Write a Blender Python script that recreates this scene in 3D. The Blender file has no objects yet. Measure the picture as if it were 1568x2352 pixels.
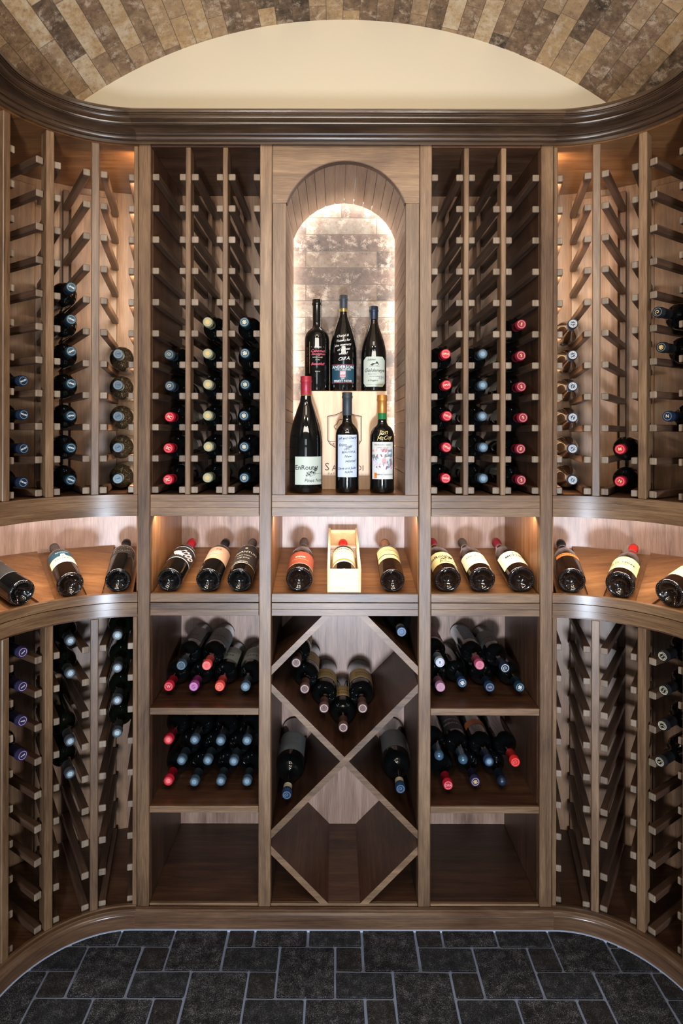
import bpy, bmesh, math, random
from mathutils import Vector, Matrix
random.seed(7)
PI = math.pi
C = bpy.context.scene.collection
S = bpy.context.scene

# ------------------------------------------------------------------ camera, world, lights, exposure
H = 1.47                      # camera height above the floor; heights below are given relative to it
CX = -0.031
F, PX, PY, ROLL = 1370.0, 769.0, 997.0, 0.0025
cam = bpy.data.cameras.new('camera'); camo = bpy.data.objects.new('camera', cam); C.objects.link(camo)
camo.location = (CX, 0, H); camo.rotation_euler = (PI/2, -ROLL, 0)
cam.sensor_width = 36; cam.lens = F/2352*36
cam.shift_x = (784-PX)/2352; cam.shift_y = -(1176-PY)/2352
cam.clip_start = 0.02
S.camera = camo
S.view_settings.view_transform = 'Standard'; S.view_settings.look = 'None'
S.view_settings.gamma = 1; S.view_settings.use_curve_mapping = False
S.view_settings.exposure = 0.0

def lin(c):
    return tuple(((v/255)/12.92 if v/255 <= .04045 else ((v/255+.055)/1.055)**2.4) for v in c)

w = bpy.data.worlds.new('world'); S.world = w; w.use_nodes = True
w.node_tree.nodes['Background'].inputs[0].default_value = (1.0, .90, .76, 1)
w.node_tree.nodes['Background'].inputs[1].default_value = 0.21

def area(name, loc, target, sx, sy, power, col, spread=PI, rot=None):
    l = bpy.data.lights.new(name, 'AREA'); l.shape = 'RECTANGLE'; l.size = sx; l.size_y = sy
    l.energy = power; l.color = col; l.spread = spread
    o = bpy.data.objects.new(name, l); C.objects.link(o); o.location = loc
    if rot: o.rotation_euler = rot
    else: o.rotation_euler = (Vector(target)-Vector(loc)).to_track_quat('-Z', 'Y').to_euler()
    return o
WARM = (1.0, .74, .48); NEUT = (1.0, .91, .83); COOL = (.80, .88, 1.0)
area('doorway_daylight', (0.0, -1.3, .42), (0, 1.8, 1.05), .24, .24, 31, (.72, .84, 1.0), math.radians(84))
for x in (-.30, 0, .30):      # the glazed door behind the camera, pane by pane
    for z in (.62, 1.22, 1.82): area('doorway_pane', (x, -1.7, z), (x, 1.8, z), .17, .46, 1.7, (.80, .90, 1.0))
area('overhead_fill', (0.0, .55, 2.72), (0, 1.1, 0), .5, .35, 4, (1, .9, .78))  # unseen fill added overhead for soft light, no real fixture
area('vault_fill', (0.0, .2, 2.2), (0, 1.3, 3.1), 1.2, .5, 29, (1, .92, .80))  # unseen fill added under the vault to brighten its tiles
for x, y in ((-.42, .35), (.42, .35), (-.42, -.35), (.42, -.35)):   # recessed ceiling spots behind the camera
    area('recessed_spot', (x, y, 2.62), (x*.6, 1.8, 1.2), .05, .05, 1.6, (1, .92, .82), math.radians(120))
for s in (-1, 1):   # vertical strips behind the outer stiles, lighting the curved racks
    area('rack_strip', (s*.636, 1.812, H+.33), (s*.70, 2.2, H+.33), .012, 1.0, 11, (1.0, .80, .56))
for x0, x1 in ((-.575, -.263), (-.213, .213), (.263, .575)):   # strips under the straight beams
    area('shelf_strip', ((x0+x1)/2, 1.822, H-.250), ((x0+x1)/2, 1.97, H-.48), x1-x0, .012, 1.5*(x1-x0)/.32, NEUT)
for s in (-1, 1):
    for a in (10, 30, 50, 70):
        t = math.radians(a); r = .345
        area('shelf_strip', (s*(.6188+r*math.sin(t)), 1.47+r*math.cos(t), H-.250),
             (s*(.6188+(r+.18)*math.sin(t)), 1.47+(r+.18)*math.cos(t), H-.46), .11, .012, .75, NEUT)

def P(px, py, Y):             # photograph reading at depth Y -> X, Z
    dx, dy = px-PX, py-PY
    x, y = dx+ROLL*dy, dy-ROLL*dx
    return Vector((CX+x*Y/F, Y, H-y*Y/F))

# ------------------------------------------------------------------ materials
def newmat(name):
    m = bpy.data.materials.new(name); m.use_nodes = True
    return m, m.node_tree, m.node_tree.nodes['Principled BSDF']
def plain(name, rgb, rough=.5, metal=0, coat=0, emit=0, spec=.5):
    m, nt, b = newmat(name)
    b.inputs['Base Color'].default_value = (*lin(rgb), 1); b.inputs['Roughness'].default_value = rough
    b.inputs['Metallic'].default_value = metal; b.inputs['Coat Weight'].default_value = coat
    b.inputs['Specular IOR Level'].default_value = spec
    if emit:
        b.inputs['Emission Color'].default_value = (*lin(rgb), 1); b.inputs['Emission Strength'].default_value = emit
    return m
def ramp(nt, stops):
    r = nt.nodes.new('ShaderNodeValToRGB'); e = r.color_ramp.elements
    while len(e) < len(stops): e.new(.5)
    for k, (p, c) in enumerate(stops): e[k].position = p; e[k].color = (*c, 1)
    return r
def math_(nt, op, a, b=None, v=None):
    n = nt.nodes.new('ShaderNodeMath'); n.operation = op
    nt.links.new(a, n.inputs[0])
    if b is not None: nt.links.new(b, n.inputs[1])
    elif v is not None: n.inputs[1].default_value = v
    return n.outputs[0]
def noise(nt, vec, scale, detail=4, rough=.55, dist=0):
    n = nt.nodes.new('ShaderNodeTexNoise'); n.inputs['Scale'].default_value = scale
    n.inputs['Detail'].default_value = detail; n.inputs['Roughness'].default_value = rough
    n.inputs['Distortion'].default_value = dist
    nt.links.new(vec, n.inputs['Vector']); return n.outputs['Fac']
def wood(name, dark, mid, light, axis='z', rough=.42, knots=.5):
    m, nt, b = newmat(name); L = nt.links
    tc = nt.nodes.new('ShaderNodeTexCoord'); oi = nt.nodes.new('ShaderNodeObjectInfo')
    add = nt.nodes.new('ShaderNodeVectorMath'); add.operation = 'ADD'
    mul = nt.nodes.new('ShaderNodeVectorMath'); mul.operation = 'SCALE'
    cmb = nt.nodes.new('ShaderNodeCombineXYZ')
    for k in range(3): L.new(oi.outputs['Random'], cmb.inputs[k])
    L.new(cmb.outputs[0], mul.inputs[0]); mul.inputs['Scale'].default_value = 7.3
    L.new(tc.outputs['Object'], add.inputs[0]); L.new(mul.outputs[0], add.inputs[1])
    mp = nt.nodes.new('ShaderNodeMapping'); sc = [.045 if a_ in axis else 1 for a_ in 'xyz']
    mp.inputs['Scale'].default_value = sc; L.new(add.outputs[0], mp.inputs['Vector'])
    mp2 = nt.nodes.new('ShaderNodeMapping'); sc = [.22 if a_ in axis else 1 for a_ in 'xyz']
    mp2.inputs['Scale'].default_value = sc; L.new(add.outputs[0], mp2.inputs['Vector'])
    fine = noise(nt, mp.outputs[0], 420, 3, .6)
    band = noise(nt, mp.outputs[0], 60, 4, .6, .6)
    blot = noise(nt, mp2.outputs[0], 9, 5, .6, 1.2)
    f = math_(nt, 'ADD', math_(nt, 'MULTIPLY', fine, v=.30), math_(nt, 'MULTIPLY', band, v=.35))
    f = math_(nt, 'ADD', f, math_(nt, 'MULTIPLY', blot, v=.45))
    rr = math_(nt, 'MULTIPLY', math_(nt, 'SUBTRACT', oi.outputs['Random'], v=.5), v=.10)
    f = math_(nt, 'ADD', f, rr)
    r = ramp(nt, [(.38, lin(dark)), (.55, lin(mid)), (.72, lin(light))]); L.new(f, r.inputs[0])
    col = r.outputs[0]
    if knots:
        v = nt.nodes.new('ShaderNodeTexVoronoi'); v.inputs['Scale'].default_value = 3.3
        mp3 = nt.nodes.new('ShaderNodeMapping'); sc = [.55 if a_ in axis else 1 for a_ in 'xyz']
        mp3.inputs['Scale'].default_value = sc; L.new(add.outputs[0], mp3.inputs['Vector'])
        L.new(mp3.outputs[0], v.inputs['Vector'])
        kr = ramp(nt, [(0.0, (knots,)*3), (.035, (knots*.75,)*3), (.075, (0, 0, 0))]); L.new(v.outputs['Distance'], kr.inputs[0])
        mx = nt.nodes.new('ShaderNodeMixRGB'); L.new(kr.outputs[0], mx.inputs[0]); L.new(col, mx.inputs[1])
        mx.inputs[2].default_value = (*[c*.45 for c in lin(dark)], 1); col = mx.outputs[0]
    L.new(col, b.inputs['Base Color']); b.inputs['Roughness'].default_value = rough
    bp = nt.nodes.new('ShaderNodeBump'); bp.inputs['Strength'].default_value = .10; bp.inputs['Distance'].default_value = .001
    L.new(f, bp.inputs['Height']); L.new(bp.outputs[0], b.inputs['Normal'])
    return m
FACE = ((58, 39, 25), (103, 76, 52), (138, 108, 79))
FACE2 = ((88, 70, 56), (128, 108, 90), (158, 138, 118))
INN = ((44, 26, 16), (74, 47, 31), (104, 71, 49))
BACK = ((104, 78, 64), (146, 115, 98), (174, 144, 128))
RAIL = ((48, 32, 23), (76, 54, 40), (102, 77, 59))
SHELF = ((80, 47, 26), (122, 79, 44), (150, 106, 64))
CROWN = ((34, 23, 16), (58, 42, 30), (84, 64, 47))
M = {}
for ax in 'xyz':
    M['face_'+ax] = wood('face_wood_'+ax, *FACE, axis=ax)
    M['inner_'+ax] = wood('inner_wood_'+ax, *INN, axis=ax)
    M['back_'+ax] = wood('back_wood_'+ax, *BACK, axis=ax, rough=.38)
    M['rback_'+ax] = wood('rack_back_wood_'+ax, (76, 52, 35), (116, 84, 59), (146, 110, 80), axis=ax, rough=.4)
    M['shelf_'+ax] = wood('shelf_wood_'+ax, *SHELF, axis=ax, rough=.38)
M['rail_y'] = wood('rail_wood', *RAIL, axis='y', knots=0)
M['rail_end'] = wood('rail_end_grain', (84, 68, 54), (116, 98, 80), (142, 124, 105), axis='z', knots=0, rough=.55)
M['crown_c'] = wood('crown_wood_curved', *CROWN, axis='xy', rough=.28, knots=0)
M['base_c'] = wood('baseboard_wood_curved', (58, 39, 27), (88, 64, 46), (116, 88, 66), axis='xy', rough=.24, knots=0)
M['crown'] = wood('crown_wood', *CROWN, axis='x', rough=.28, knots=.6)
M['base'] = wood('baseboard_wood', (58, 39, 27), (88, 64, 46), (116, 88, 66), axis='x', rough=.24)
M['lining'] = wood('lining_wood', (112, 85, 66), (148, 118, 95), (170, 141, 116), axis='y', knots=0)
M['pine'] = wood('pale_pine', (208, 166, 132), (226, 188, 152), (238, 206, 172), axis='z', knots=.25, rough=.55)
M['pine_y'] = wood('pale_pine_long', (214, 172, 120), (232, 196, 146), (244, 216, 172), axis='y', knots=.2, rough=.55)
M['pine_end'] = wood('pale_pine_end', (206, 186, 160), (222, 206, 184), (234, 222, 204), axis='x', knots=0, rough=.6)
M['plaster'] = plain('cream_plaster', (208, 193, 166), .85)
M['caulk'] = plain('caulk', (150, 160, 178), .6)
M['grout'] = plain('floor_grout', (122, 134, 156), .8)

def stone_floor(name, c1, c2, speck):
    m, nt, b = newmat(name); L = nt.links
    tc = nt.nodes.new('ShaderNodeTexCoord')
    a = noise(nt, tc.outputs['Object'], 14, 6, .7); f = noise(nt, tc.outputs['Object'], 620, 4, .8); cl = noise(nt, tc.outputs['Object'], 38, 4, .7)
    r = ramp(nt, [(.35, lin(c1)), (.68, lin(c2))]); L.new(a, r.inputs[0])
    sr = ramp(nt, [(.54, (0, 0, 0)), (.62, (speck,)*3)]); L.new(math_(nt, 'ADD', math_(nt, 'MULTIPLY', f, v=.8), math_(nt, 'MULTIPLY', cl, v=.2)), sr.inputs[0])
    mx = nt.nodes.new('ShaderNodeMixRGB'); mx.inputs[2].default_value = (*lin((172, 172, 176)), 1)
    L.new(sr.outputs[0], mx.inputs[0]); L.new(r.outputs[0], mx.inputs[1]); L.new(mx.outputs[0], b.inputs['Base Color'])
    b.inputs['Roughness'].default_value = .7; b.inputs['Specular IOR Level'].default_value = .25
    bp = nt.nodes.new('ShaderNodeBump'); bp.inputs['Strength'].default_value = .35; bp.inputs['Distance'].default_value = .002
    L.new(f, bp.inputs['Height']); L.new(bp.outputs[0], b.inputs['Normal'])
    return m
M['slate_a'] = stone_floor('slate_dark', (7, 8, 10), (19, 20, 23), .95)
M['slate_b'] = stone_floor('slate_grey', (13, 15, 19), (30, 33, 38), .6)
M['slate_c'] = stone_floor('slate_brown', (17, 15, 14), (33, 29, 27), .5)

def tiles(name, stops, rowh, width, mortar, rnd_rows, offset=.5, wear=.7, rough=.6):
    """brick-look tiles on a UV map: u along the tile, v across the rows, both in metres"""
    m, nt, b = newmat(name); L = nt.links
    uv = nt.nodes.new('ShaderNodeUVMap'); uv.uv_map = 'UVMap'
    sp = nt.nodes.new('ShaderNodeSeparateXYZ'); L.new(uv.outputs[0], sp.inputs[0])
    u = sp.outputs[0]
    if rnd_rows:
        row = math_(nt, 'FLOOR', math_(nt, 'DIVIDE', sp.outputs[1], v=rowh))
        wn = nt.nodes.new('ShaderNodeTexWhiteNoise'); wn.noise_dimensions = '1D'; L.new(row, wn.inputs['W'])
        u = math_(nt, 'ADD', u, math_(nt, 'MULTIPLY', wn.outputs['Value'], v=width))
    cb = nt.nodes.new('ShaderNodeCombineXYZ'); L.new(u, cb.inputs[0]); L.new(sp.outputs[1], cb.inputs[1])
    br = nt.nodes.new('ShaderNodeTexBrick'); L.new(cb.outputs[0], br.inputs['Vector'])
    br.offset = 0 if rnd_rows else offset; br.offset_frequency = 2; br.squash = 1
    br.inputs['Color1'].default_value = (0, 0, 0, 1); br.inputs['Color2'].default_value = (1, 1, 1, 1)
    br.inputs['Mortar'].default_value = (0, 0, 0, 1)
    br.inputs['Scale'].default_value = 1; br.inputs['Mortar Size'].default_value = mortar
    br.inputs['Mortar Smooth'].default_value = .3; br.inputs['Bias'].default_value = 0
    br.inputs['Brick Width'].default_value = width; br.inputs['Row Height'].default_value = rowh
    bw = nt.nodes.new('ShaderNodeRGBToBW'); L.new(br.outputs['Color'], bw.inputs[0])
    r = ramp(nt, stops)
    mott = noise(nt, cb.outputs[0], 13, 5, .6, .4); fine = noise(nt, cb.outputs[0], 260, 4, .8); med = noise(nt, cb.outputs[0], 48, 6, .75)
    t = math_(nt, 'ADD', math_(nt, 'MULTIPLY', bw.outputs[0], v=.8), math_(nt, 'MULTIPLY', math_(nt, 'SUBTRACT', mott, v=.38), v=.75))
    t = math_(nt, 'ADD', t, math_(nt, 'MULTIPLY', math_(nt, 'SUBTRACT', med, v=.5), v=.55))
    L.new(t, r.inputs[0])
    # pale wear and dark pits
    wr = ramp(nt, [(.53, (0, 0, 0)), (.61, (wear,)*3)])
    mo2 = noise(nt, cb.outputs[0], 22, 3, .5, .8)
    L.new(math_(nt, 'ADD', math_(nt, 'ADD', math_(nt, 'MULTIPLY', fine, v=.30), math_(nt, 'MULTIPLY', mo2, v=.42)), math_(nt, 'MULTIPLY', med, v=.30)), wr.inputs[0])
    m1 = nt.nodes.new('ShaderNodeMixRGB'); m1.inputs[2].default_value = (*lin((208, 190, 170)), 1)
    L.new(wr.outputs[0], m1.inputs[0]); L.new(r.outputs[0], m1.inputs[1])
    dr = ramp(nt, [(.36, (.65,)*3), (.47, (0, 0, 0))]); L.new(math_(nt, 'MULTIPLY', math_(nt, 'ADD', fine, med), v=.5), dr.inputs[0])
    m2 = nt.nodes.new('ShaderNodeMixRGB'); m2.inputs[2].default_value = (*lin((54, 44, 38)), 1)
    L.new(dr.outputs[0], m2.inputs[0]); L.new(m1.outputs[0], m2.inputs[1])
    m3 = nt.nodes.new('ShaderNodeMixRGB'); m3.inputs[2].default_value = (*lin((92, 80, 68)), 1)
    L.new(br.outputs['Fac'], m3.inputs[0]); L.new(m2.outputs[0], m3.inputs[1])
    L.new(m3.outputs[0], b.inputs['Base Color']); b.inputs['Roughness'].default_value = rough
    h = math_(nt, 'SUBTRACT', math_(nt, 'MULTIPLY', fine, v=.35), br.outputs['Fac'])
    bp = nt.nodes.new('ShaderNodeBump'); bp.inputs['Strength'].default_value = .5; bp.inputs['Distance'].default_value = .003
    L.new(h, bp.inputs['Height']); L.new(bp.outputs[0], b.inputs['Normal'])
    return m
M['vault'] = tiles('vault_brick_tile', [(.0, lin((44, 36, 32))), (.14, lin((92, 74, 60))), (.32, lin((130, 104, 82))),
                   (.52, lin((168, 140, 110))), (.72, lin((186, 154, 114))), (.95, lin((216, 198, 170)))], .0597, .26, .0010, True)
M['niche_brick'] = tiles('niche_brick_tile', [(.0, lin((58, 52, 50))), (.35, lin((102, 84, 74))),
                   (.6, lin((122, 104, 90))), (1.0, lin((150, 142, 130)))], .0596, .2545, .0016, False, wear=.45)

M['glass'] = plain('dark_bottle_glass', (7, 9, 9), .06, coat=.5)
M['glass_green'] = plain('green_bottle_glass', (10, 13, 8), .06, coat=.5)
M['glass_brown'] = plain('brown_bottle_glass', (24, 14, 9), .07, coat=.5)
M['glass_amber'] = plain('amber_neck_glass', (120, 96, 28), .08, coat=.4)
M['glass_emerald'] = plain('emerald_neck_glass', (34, 104, 56), .08, coat=.4)
M['knurl'] = plain('moulded_glass_ring', (44, 50, 56), .12, coat=.6)  # lighter than the bottle glass, a glint put into the colour
m, nt, b = newmat('dusty_bottle_glass')
tc = nt.nodes.new('ShaderNodeTexCoord'); n1 = noise(nt, tc.outputs['Object'], 420, 4, .85)
rr_ = ramp(nt, [(.55, (0.002, .002, .002)), (.75, lin((100, 86, 58)))]); nt.links.new(n1, rr_.inputs[0])
nt.links.new(rr_.outputs[0], b.inputs['Base Color']); b.inputs['Roughness'].default_value = .12; M['glass_dusty'] = m
for k, c, ro, me in (('red', (176, 30, 46), .35, .1), ('deepred', (132, 30, 44), .4, .1), ('crimson', (150, 36, 50), .4, .1), ('scarlet', (208, 40, 36), .35, .1),
                 ('steel', (66, 82, 92), .35, .4), ('silver', (178, 194, 204), .3, .5), ('sage', (132, 132, 106), .45, .1),
                 ('teal', (28, 54, 66), .35, .3), ('blue', (38, 56, 82), .35, .3), ('bluedome', (66, 92, 112), .22, .3),
                 ('navy', (26, 38, 56), .4, .2), ('black', (22, 22, 24), .4, 0), ('charcoal', (48, 52, 56), .5, .1),
                 ('purple', (44, 40, 68), .4, .2), ('mauve', (156, 112, 134), .4, .2), ('magenta', (150, 62, 120), .4, .2), ('pink', (176, 76, 104), .4, .2),
                 ('brown', (92, 62, 52), .45, .1), ('copper', (186, 124, 58), .38, .5), ('taupe', (84, 72, 66), .5, .1), ('tan', (150, 104, 76), .5, .1),
                 ('coral', (216, 72, 66), .35, .1)):
    M['cap_'+k] = plain('foil_'+k, c, ro, me)
for k, c in (('gold', (212, 184, 116)), ('coral', (226, 104, 100)), ('palesilver', (150, 166, 174)), ('white', (226, 226, 220)), ('ink', (34, 32, 32)), ('inkbrown', (84, 42, 26)), ('cream', (204, 193, 162)),
             ('paper', (196, 194, 186)), ('bluepaper', (182, 190, 206)), ('yellowpaper', (198, 182, 124)), ('greenpaper', (178, 184, 170)),
             ('tealpaper', (36, 66, 76)), ('darkpaper', (40, 35, 32)), ('tanpaper', (178, 136, 106)), ('rust', (136, 60, 38)),
             ('orange', (206, 112, 48)), ('pinkish', (206, 84, 104)), ('greyblue', (110, 132, 146)), ('plum', (128, 56, 78)), ('rose', (192, 140, 140)), ('lilac', (196, 160, 196)),
             ('skin', (206, 186, 178)), ('skinshade', (110, 86, 78)), ('anders', (22, 62, 78)), ('capring', (206, 186, 190)), ('greypaper', (120, 122, 118)), ('ochre', (178, 150, 92)), ('burn', (78, 36, 22)), ('midgrey', (112, 112, 108)), ('straw', (236, 232, 224))):
    M['p_'+k] = plain('print_'+k, c, .55)
M['led'] = plain('led_strip', (255, 250, 240), .5, emit=75)

# ------------------------------------------------------------------ mesh helpers
class MB:
    def __init__(s): s.v = []; s.f = []; s.m = []; s.uv = None
    def add(s, vs, fs, mi=0):
        o = len(s.v); s.v += [tuple(v) for v in vs]; s.f += [tuple(i+o for i in f) for f in fs]; s.m += [mi]*len(fs)
    def box(s, x0, x1, y0, y1, z0, z1, mi=0, b=.0012):
        bm = bmesh.new(); bmesh.ops.create_cube(bm, size=1)
        for v in bm.verts: v.co = Vector(((x0+x1)/2+v.co.x*(x1-x0), (y0+y1)/2+v.co.y*(y1-y0), (z0+z1)/2+v.co.z*(z1-z0)))
        b = min(b, abs(x1-x0)*.3, abs(y1-y0)*.3, abs(z1-z0)*.3)
        if b > 0: bmesh.ops.bevel(bm, geom=bm.edges[:], offset=b, segments=1, affect='EDGES')
        bm.verts.index_update(); s.add([v.co for v in bm.verts], [[v.index for v in f.verts] for f in bm.faces], mi); bm.free()
    def tbox(s, mat, sx, sy, sz, mi=0, b=.0012):      # box centred at mat
        t = MB(); t.box(-sx/2, sx/2, -sy/2, sy/2, -sz/2, sz/2, 0, b)
        s.add([mat @ Vector(v) for v in t.v], t.f, mi)
    def prism(s, poly, z0, z1, mi=0):                 # poly: xy points, z0/z1 number or per-vertex list
        n = len(poly); Z0 = z0 if hasattr(z0, '__len__') else [z0]*n; Z1 = z1 if hasattr(z1, '__len__') else [z1]*n
        vs = [(p[0], p[1], Z0[k]) for k, p in enumerate(poly)]+[(p[0], p[1], Z1[k]) for k, p in enumerate(poly)]
        fs = [tuple(range(n))[::-1], tuple(range(n, 2*n))]+[(k, (k+1) % n, n+(k+1) % n, n+k) for k in range(n)]
        s.add(vs, fs, mi)
    def lathe(s, prof, n=32, mi=0):
        vs = []; fs = []
        for k in range(n):
            a = 2*PI*k/n
            for r, z in prof: vs.append((r*math.cos(a), r*math.sin(a), z))
        m_ = len(prof)
        for k in range(n):
            for j in range(m_-1):
                a, b_ = k*m_+j, ((k+1) % n)*m_+j; fs.append((a, b_, b_+1, a+1))
        s.add(vs, fs, mi)
    def build(s, name, mats, parent=None, smooth=False):
        me = bpy.data.meshes.new(name); me.from_pydata(s.v, [], s.f)
        for m_ in (mats if isinstance(mats, (list, tuple)) else [mats]): me.materials.append(m_)
        me.polygons.foreach_set('material_index', s.m)
        bm = bmesh.new(); bm.from_mesh(me)
        if smooth: bmesh.ops.remove_doubles(bm, verts=bm.verts, dist=1e-6)
        bmesh.ops.recalc_face_normals(bm, faces=bm.faces); bm.to_mesh(me); bm.free()
        if smooth:
            me.polygons.foreach_set('use_smooth', [True]*len(me.polygons))
            me.set_sharp_from_angle(angle=math.radians(50))
        o = bpy.data.objects.new(name, me); C.objects.link(o)
        if parent: o.parent = parent
        return o
def onebox(name, mat, parent, *a, **k):
    m_ = MB(); m_.box(*a, **k); return m_.build(name, mat, parent)
def tag(o, label=None, cat=None, group=None, kind=None):
    if label: o['label'] = label
    if cat: o['category'] = cat
    if group: o['group'] = group
    if kind: o['kind'] = kind
    return o
def empty(name, loc, label, cat, group=None):
    o = bpy.data.objects.new(name, None); C.objects.link(o); o.location = loc; o.empty_display_size = .05
    return tag(o, label, cat, group)
def keep(child, parent):                              # parent without moving the world-space mesh
    child.parent = parent; child.matrix_parent_inverse = Matrix.Translation(-parent.location)
KIDS = {}
def part(mb, name, mats, root, smooth=False):
    o = mb.build(name, mats, None, smooth); keep(o, root); return o
def pbox(root, name, mat, *a, **k):
    m_ = MB(); m_.box(*a, **k); return part(m_, name, mat, root)
def struct(o): o['kind'] = 'structure'; return o
def copy_tree(o, parent=None):
    c = o.copy(); C.objects.link(c)
    if parent: c.parent = parent
    for ch in [x for x in o.children]: copy_tree(ch, c)
    return c

# ------------------------------------------------------------------ key dimensions
YF, YB = 1.78, 2.148
XO, XI, XM, XN = .6188, .5815, .2568, .2192
R0 = .31
ZT, ZU, ZU2, ZL, ZL2, ZD, ZF, ZWF = .862, -.182, -.246, -.478, -.504, -.543, -1.403, -1.412
CY = YF-R0
def W(s, deg, r): t = math.radians(deg); return (s*(XO+r*math.sin(t)), CY+r*math.cos(t))
def sector(mb, s, r0, r1, z0, z1, a0=0, a1=90, n=36, mi=0):
    A = [a0+(a1-a0)*k/n for k in range(n+1)]
    vs = []; fs = []
    for a in A:
        p, q = W(s, a, r0), W(s, a, r1)
        vs += [(*p, H+z0), (*q, H+z0), (*q, H+z1), (*p, H+z1)]
    for k in range(n):
        for j in range(4): fs.append((k*4+j, k*4+(j+1) % 4, (k+1)*4+(j+1) % 4, (k+1)*4+j))
    fs += [(0, 1, 2, 3), (4*n, 4*n+1, 4*n+2, 4*n+3)]
    mb.add(vs, fs, mi)

# ------------------------------------------------------------------ setting: floor, walls, vault, trims
def floor():
    mb = MB(); mb.box(-1.35, 1.35, -.6, 2.2, -.05, 0, 0, 0)
    u = .0782; g = .0034; top = 1.7845
    def tile(x0, x1, y0, y1, mi):
        x0 += g; x1 -= g; y0 += g; y1 -= g; c = .0032
        po = [(x0+c, y0), (x1-c, y0), (x1, y0+c), (x1, y1-c), (x1-c, y1), (x0+c, y1), (x0, y1-c), (x0, y0+c)]
        po = [(a+random.uniform(-.0012, .0012), b_+random.uniform(-.0012, .0012)) for a, b_ in po]
        i = .0012; cx, cy = (x0+x1)/2, (y0+y1)/2
        n = 8; inn = [(a+(i if a < cx else -i), b_+(i if b_ < cy else -i)) for a, b_ in po]
        vs = [(a, b_, 0) for a, b_ in po]+[(a, b_, .0028) for a, b_ in po]+[(a, b_, .0036) for a, b_ in inn]
        fs = [(k, (k+1) % n, n+(k+1) % n, n+k) for k in range(n)]+[(n+k, n+(k+1) % n, 2*n+(k+1) % n, 2*n+k) for k in range(n)]+[tuple(range(2*n, 3*n))]
        mb.add(vs, fs, mi)
    for n in range(-1, 30):
        y1 = top-n*u; y0 = y1-u
        if y0 < -.6: break
        sx = -.4966-3*u*n
        for m_ in range(-40, 60):
            a = sx+7*u*m_
            if a > 1.25 or a < -1.8: continue
            tile(a, a+2*u, y0-u, y1, 1)                      # large square over two rows
            tile(a+2*u, a+3*u, y0, y1, 3)
            tile(a+5*u, a+7*u, y0, y1, 2)
            if n == -1: tile(a+3*u, a+5*u, y0, y1, 2)
    o = mb.build('floor', [M['grout'], M['slate_a'], M['slate_b'], M['slate_c']]); return struct(o)
floor()
def vault():
    R = 1.660; zc = H-.1595; mb = MB(); n = 96; ys = [-.6, 2.17]; uvs = []
    A = [-52+104*k/n for k in range(n+1)]
    for rr in (R, R+.03):
        for a in A:
            t = math.radians(a)
            for y in ys: mb.v.append((rr*math.sin(t), y, zc+rr*math.cos(t)))
    m_ = 2*(n+1)
    for k in range(n):
        mb.f.append((2*k, 2*k+1, 2*k+3, 2*k+2)); mb.m.append(0)
        mb.f.append((m_+2*k, m_+2*k+2, m_+2*k+3, m_+2*k+1)); mb.m.append(0)
    for a, b_ in ((0, m_), ):
        mb.f.append((0, m_, m_+1, 1)); mb.m.append(0)
        mb.f.append((2*n, 2*n+1, m_+2*n+1, m_+2*n)); mb.m.append(0)
    me = bpy.data.meshes.new('ceiling'); me.from_pydata(mb.v, [], mb.f); me.materials.append(M['vault'])
    uv = me.uv_layers.new(name='UVMap')
    for p in me.polygons:
        p.use_smooth = True
        for li in p.loop_indices:
            v = me.vertices[me.loops[li].vertex_index].co
            uv.data[li].uv = (v.y+3.0, R*math.atan2(v.x, v.z-zc)+5.9763)
    o = bpy.data.objects.new('ceiling', me); C.objects.link(o); return struct(o)
vault()
mb = MB(); mb.box(-1.33, 1.33, YB+.012, YB+.05, H-1.47, H+1.56, 0, 0); struct(mb.build('wall_back', M['plaster']))
for s, nm in ((-1, 'wall_left'), (1, 'wall_right')):
    mb = MB(); x = s*(XO+R0)
    mb.box(min(x, x+s*.02), max(x, x+s*.02), -.6, CY-.012, 0, H+.872, 0, 0); struct(mb.build(nm, M['inner_z']))

CROWN_P = [(0, 331), (.012, 331), (.012, 324.5), (.018, 322.5), (.021, 319), (.023, 315), (.020, 310.5), (.024, 309.5), (.027, 305), (.034, 299.5),
           (.044, 293), (.054, 288.5), (.060, 286.5), (.060, 284.5), (.064, 283.5), (.065, 280.5), (.068, 279.5), (.071, 277), (.076, 273.5), (.080, 270),
           (.081, 266.8), (.085, 266), (.085, 262.8), (.089, 262), (.089, 258.2), (.094, 257.4), (.095, 252), (.090, 250), (0, 248)]
CROWN_P = [(p, (996-y)*(YF-p)/F) for p, y in CROWN_P]
BASE_P = [(0, -1.47), (.0165, -1.47), (.0165, -1.4305), (.0195, -1.4295), (.0215, -1.4260), (.0205, -1.4205), (.0150, -1.4165), (.0110, -1.4145), (.0105, -1.4110), (.002, -1.4100), (0, -1.4100)]
CAULK_P = [(.0165, -1.470), (.0205, -1.470), (.0195, -1.4655), (.0165, -1.4645)]
def sweep_straight(name, prof, mat, x0, x1):
    mb = MB(); n = len(prof)
    for x in (x0, x1): mb.v += [(x, YF-p, H+z) for p, z in prof]
    mb.f = [(k, (k+1) % n, n+(k+1) % n, n+k) for k in range(n)]+[tuple(range(n)), tuple(range(n, 2*n))]; mb.m = [0]*len(mb.f)
    return mb.build(name, mat)
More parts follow.
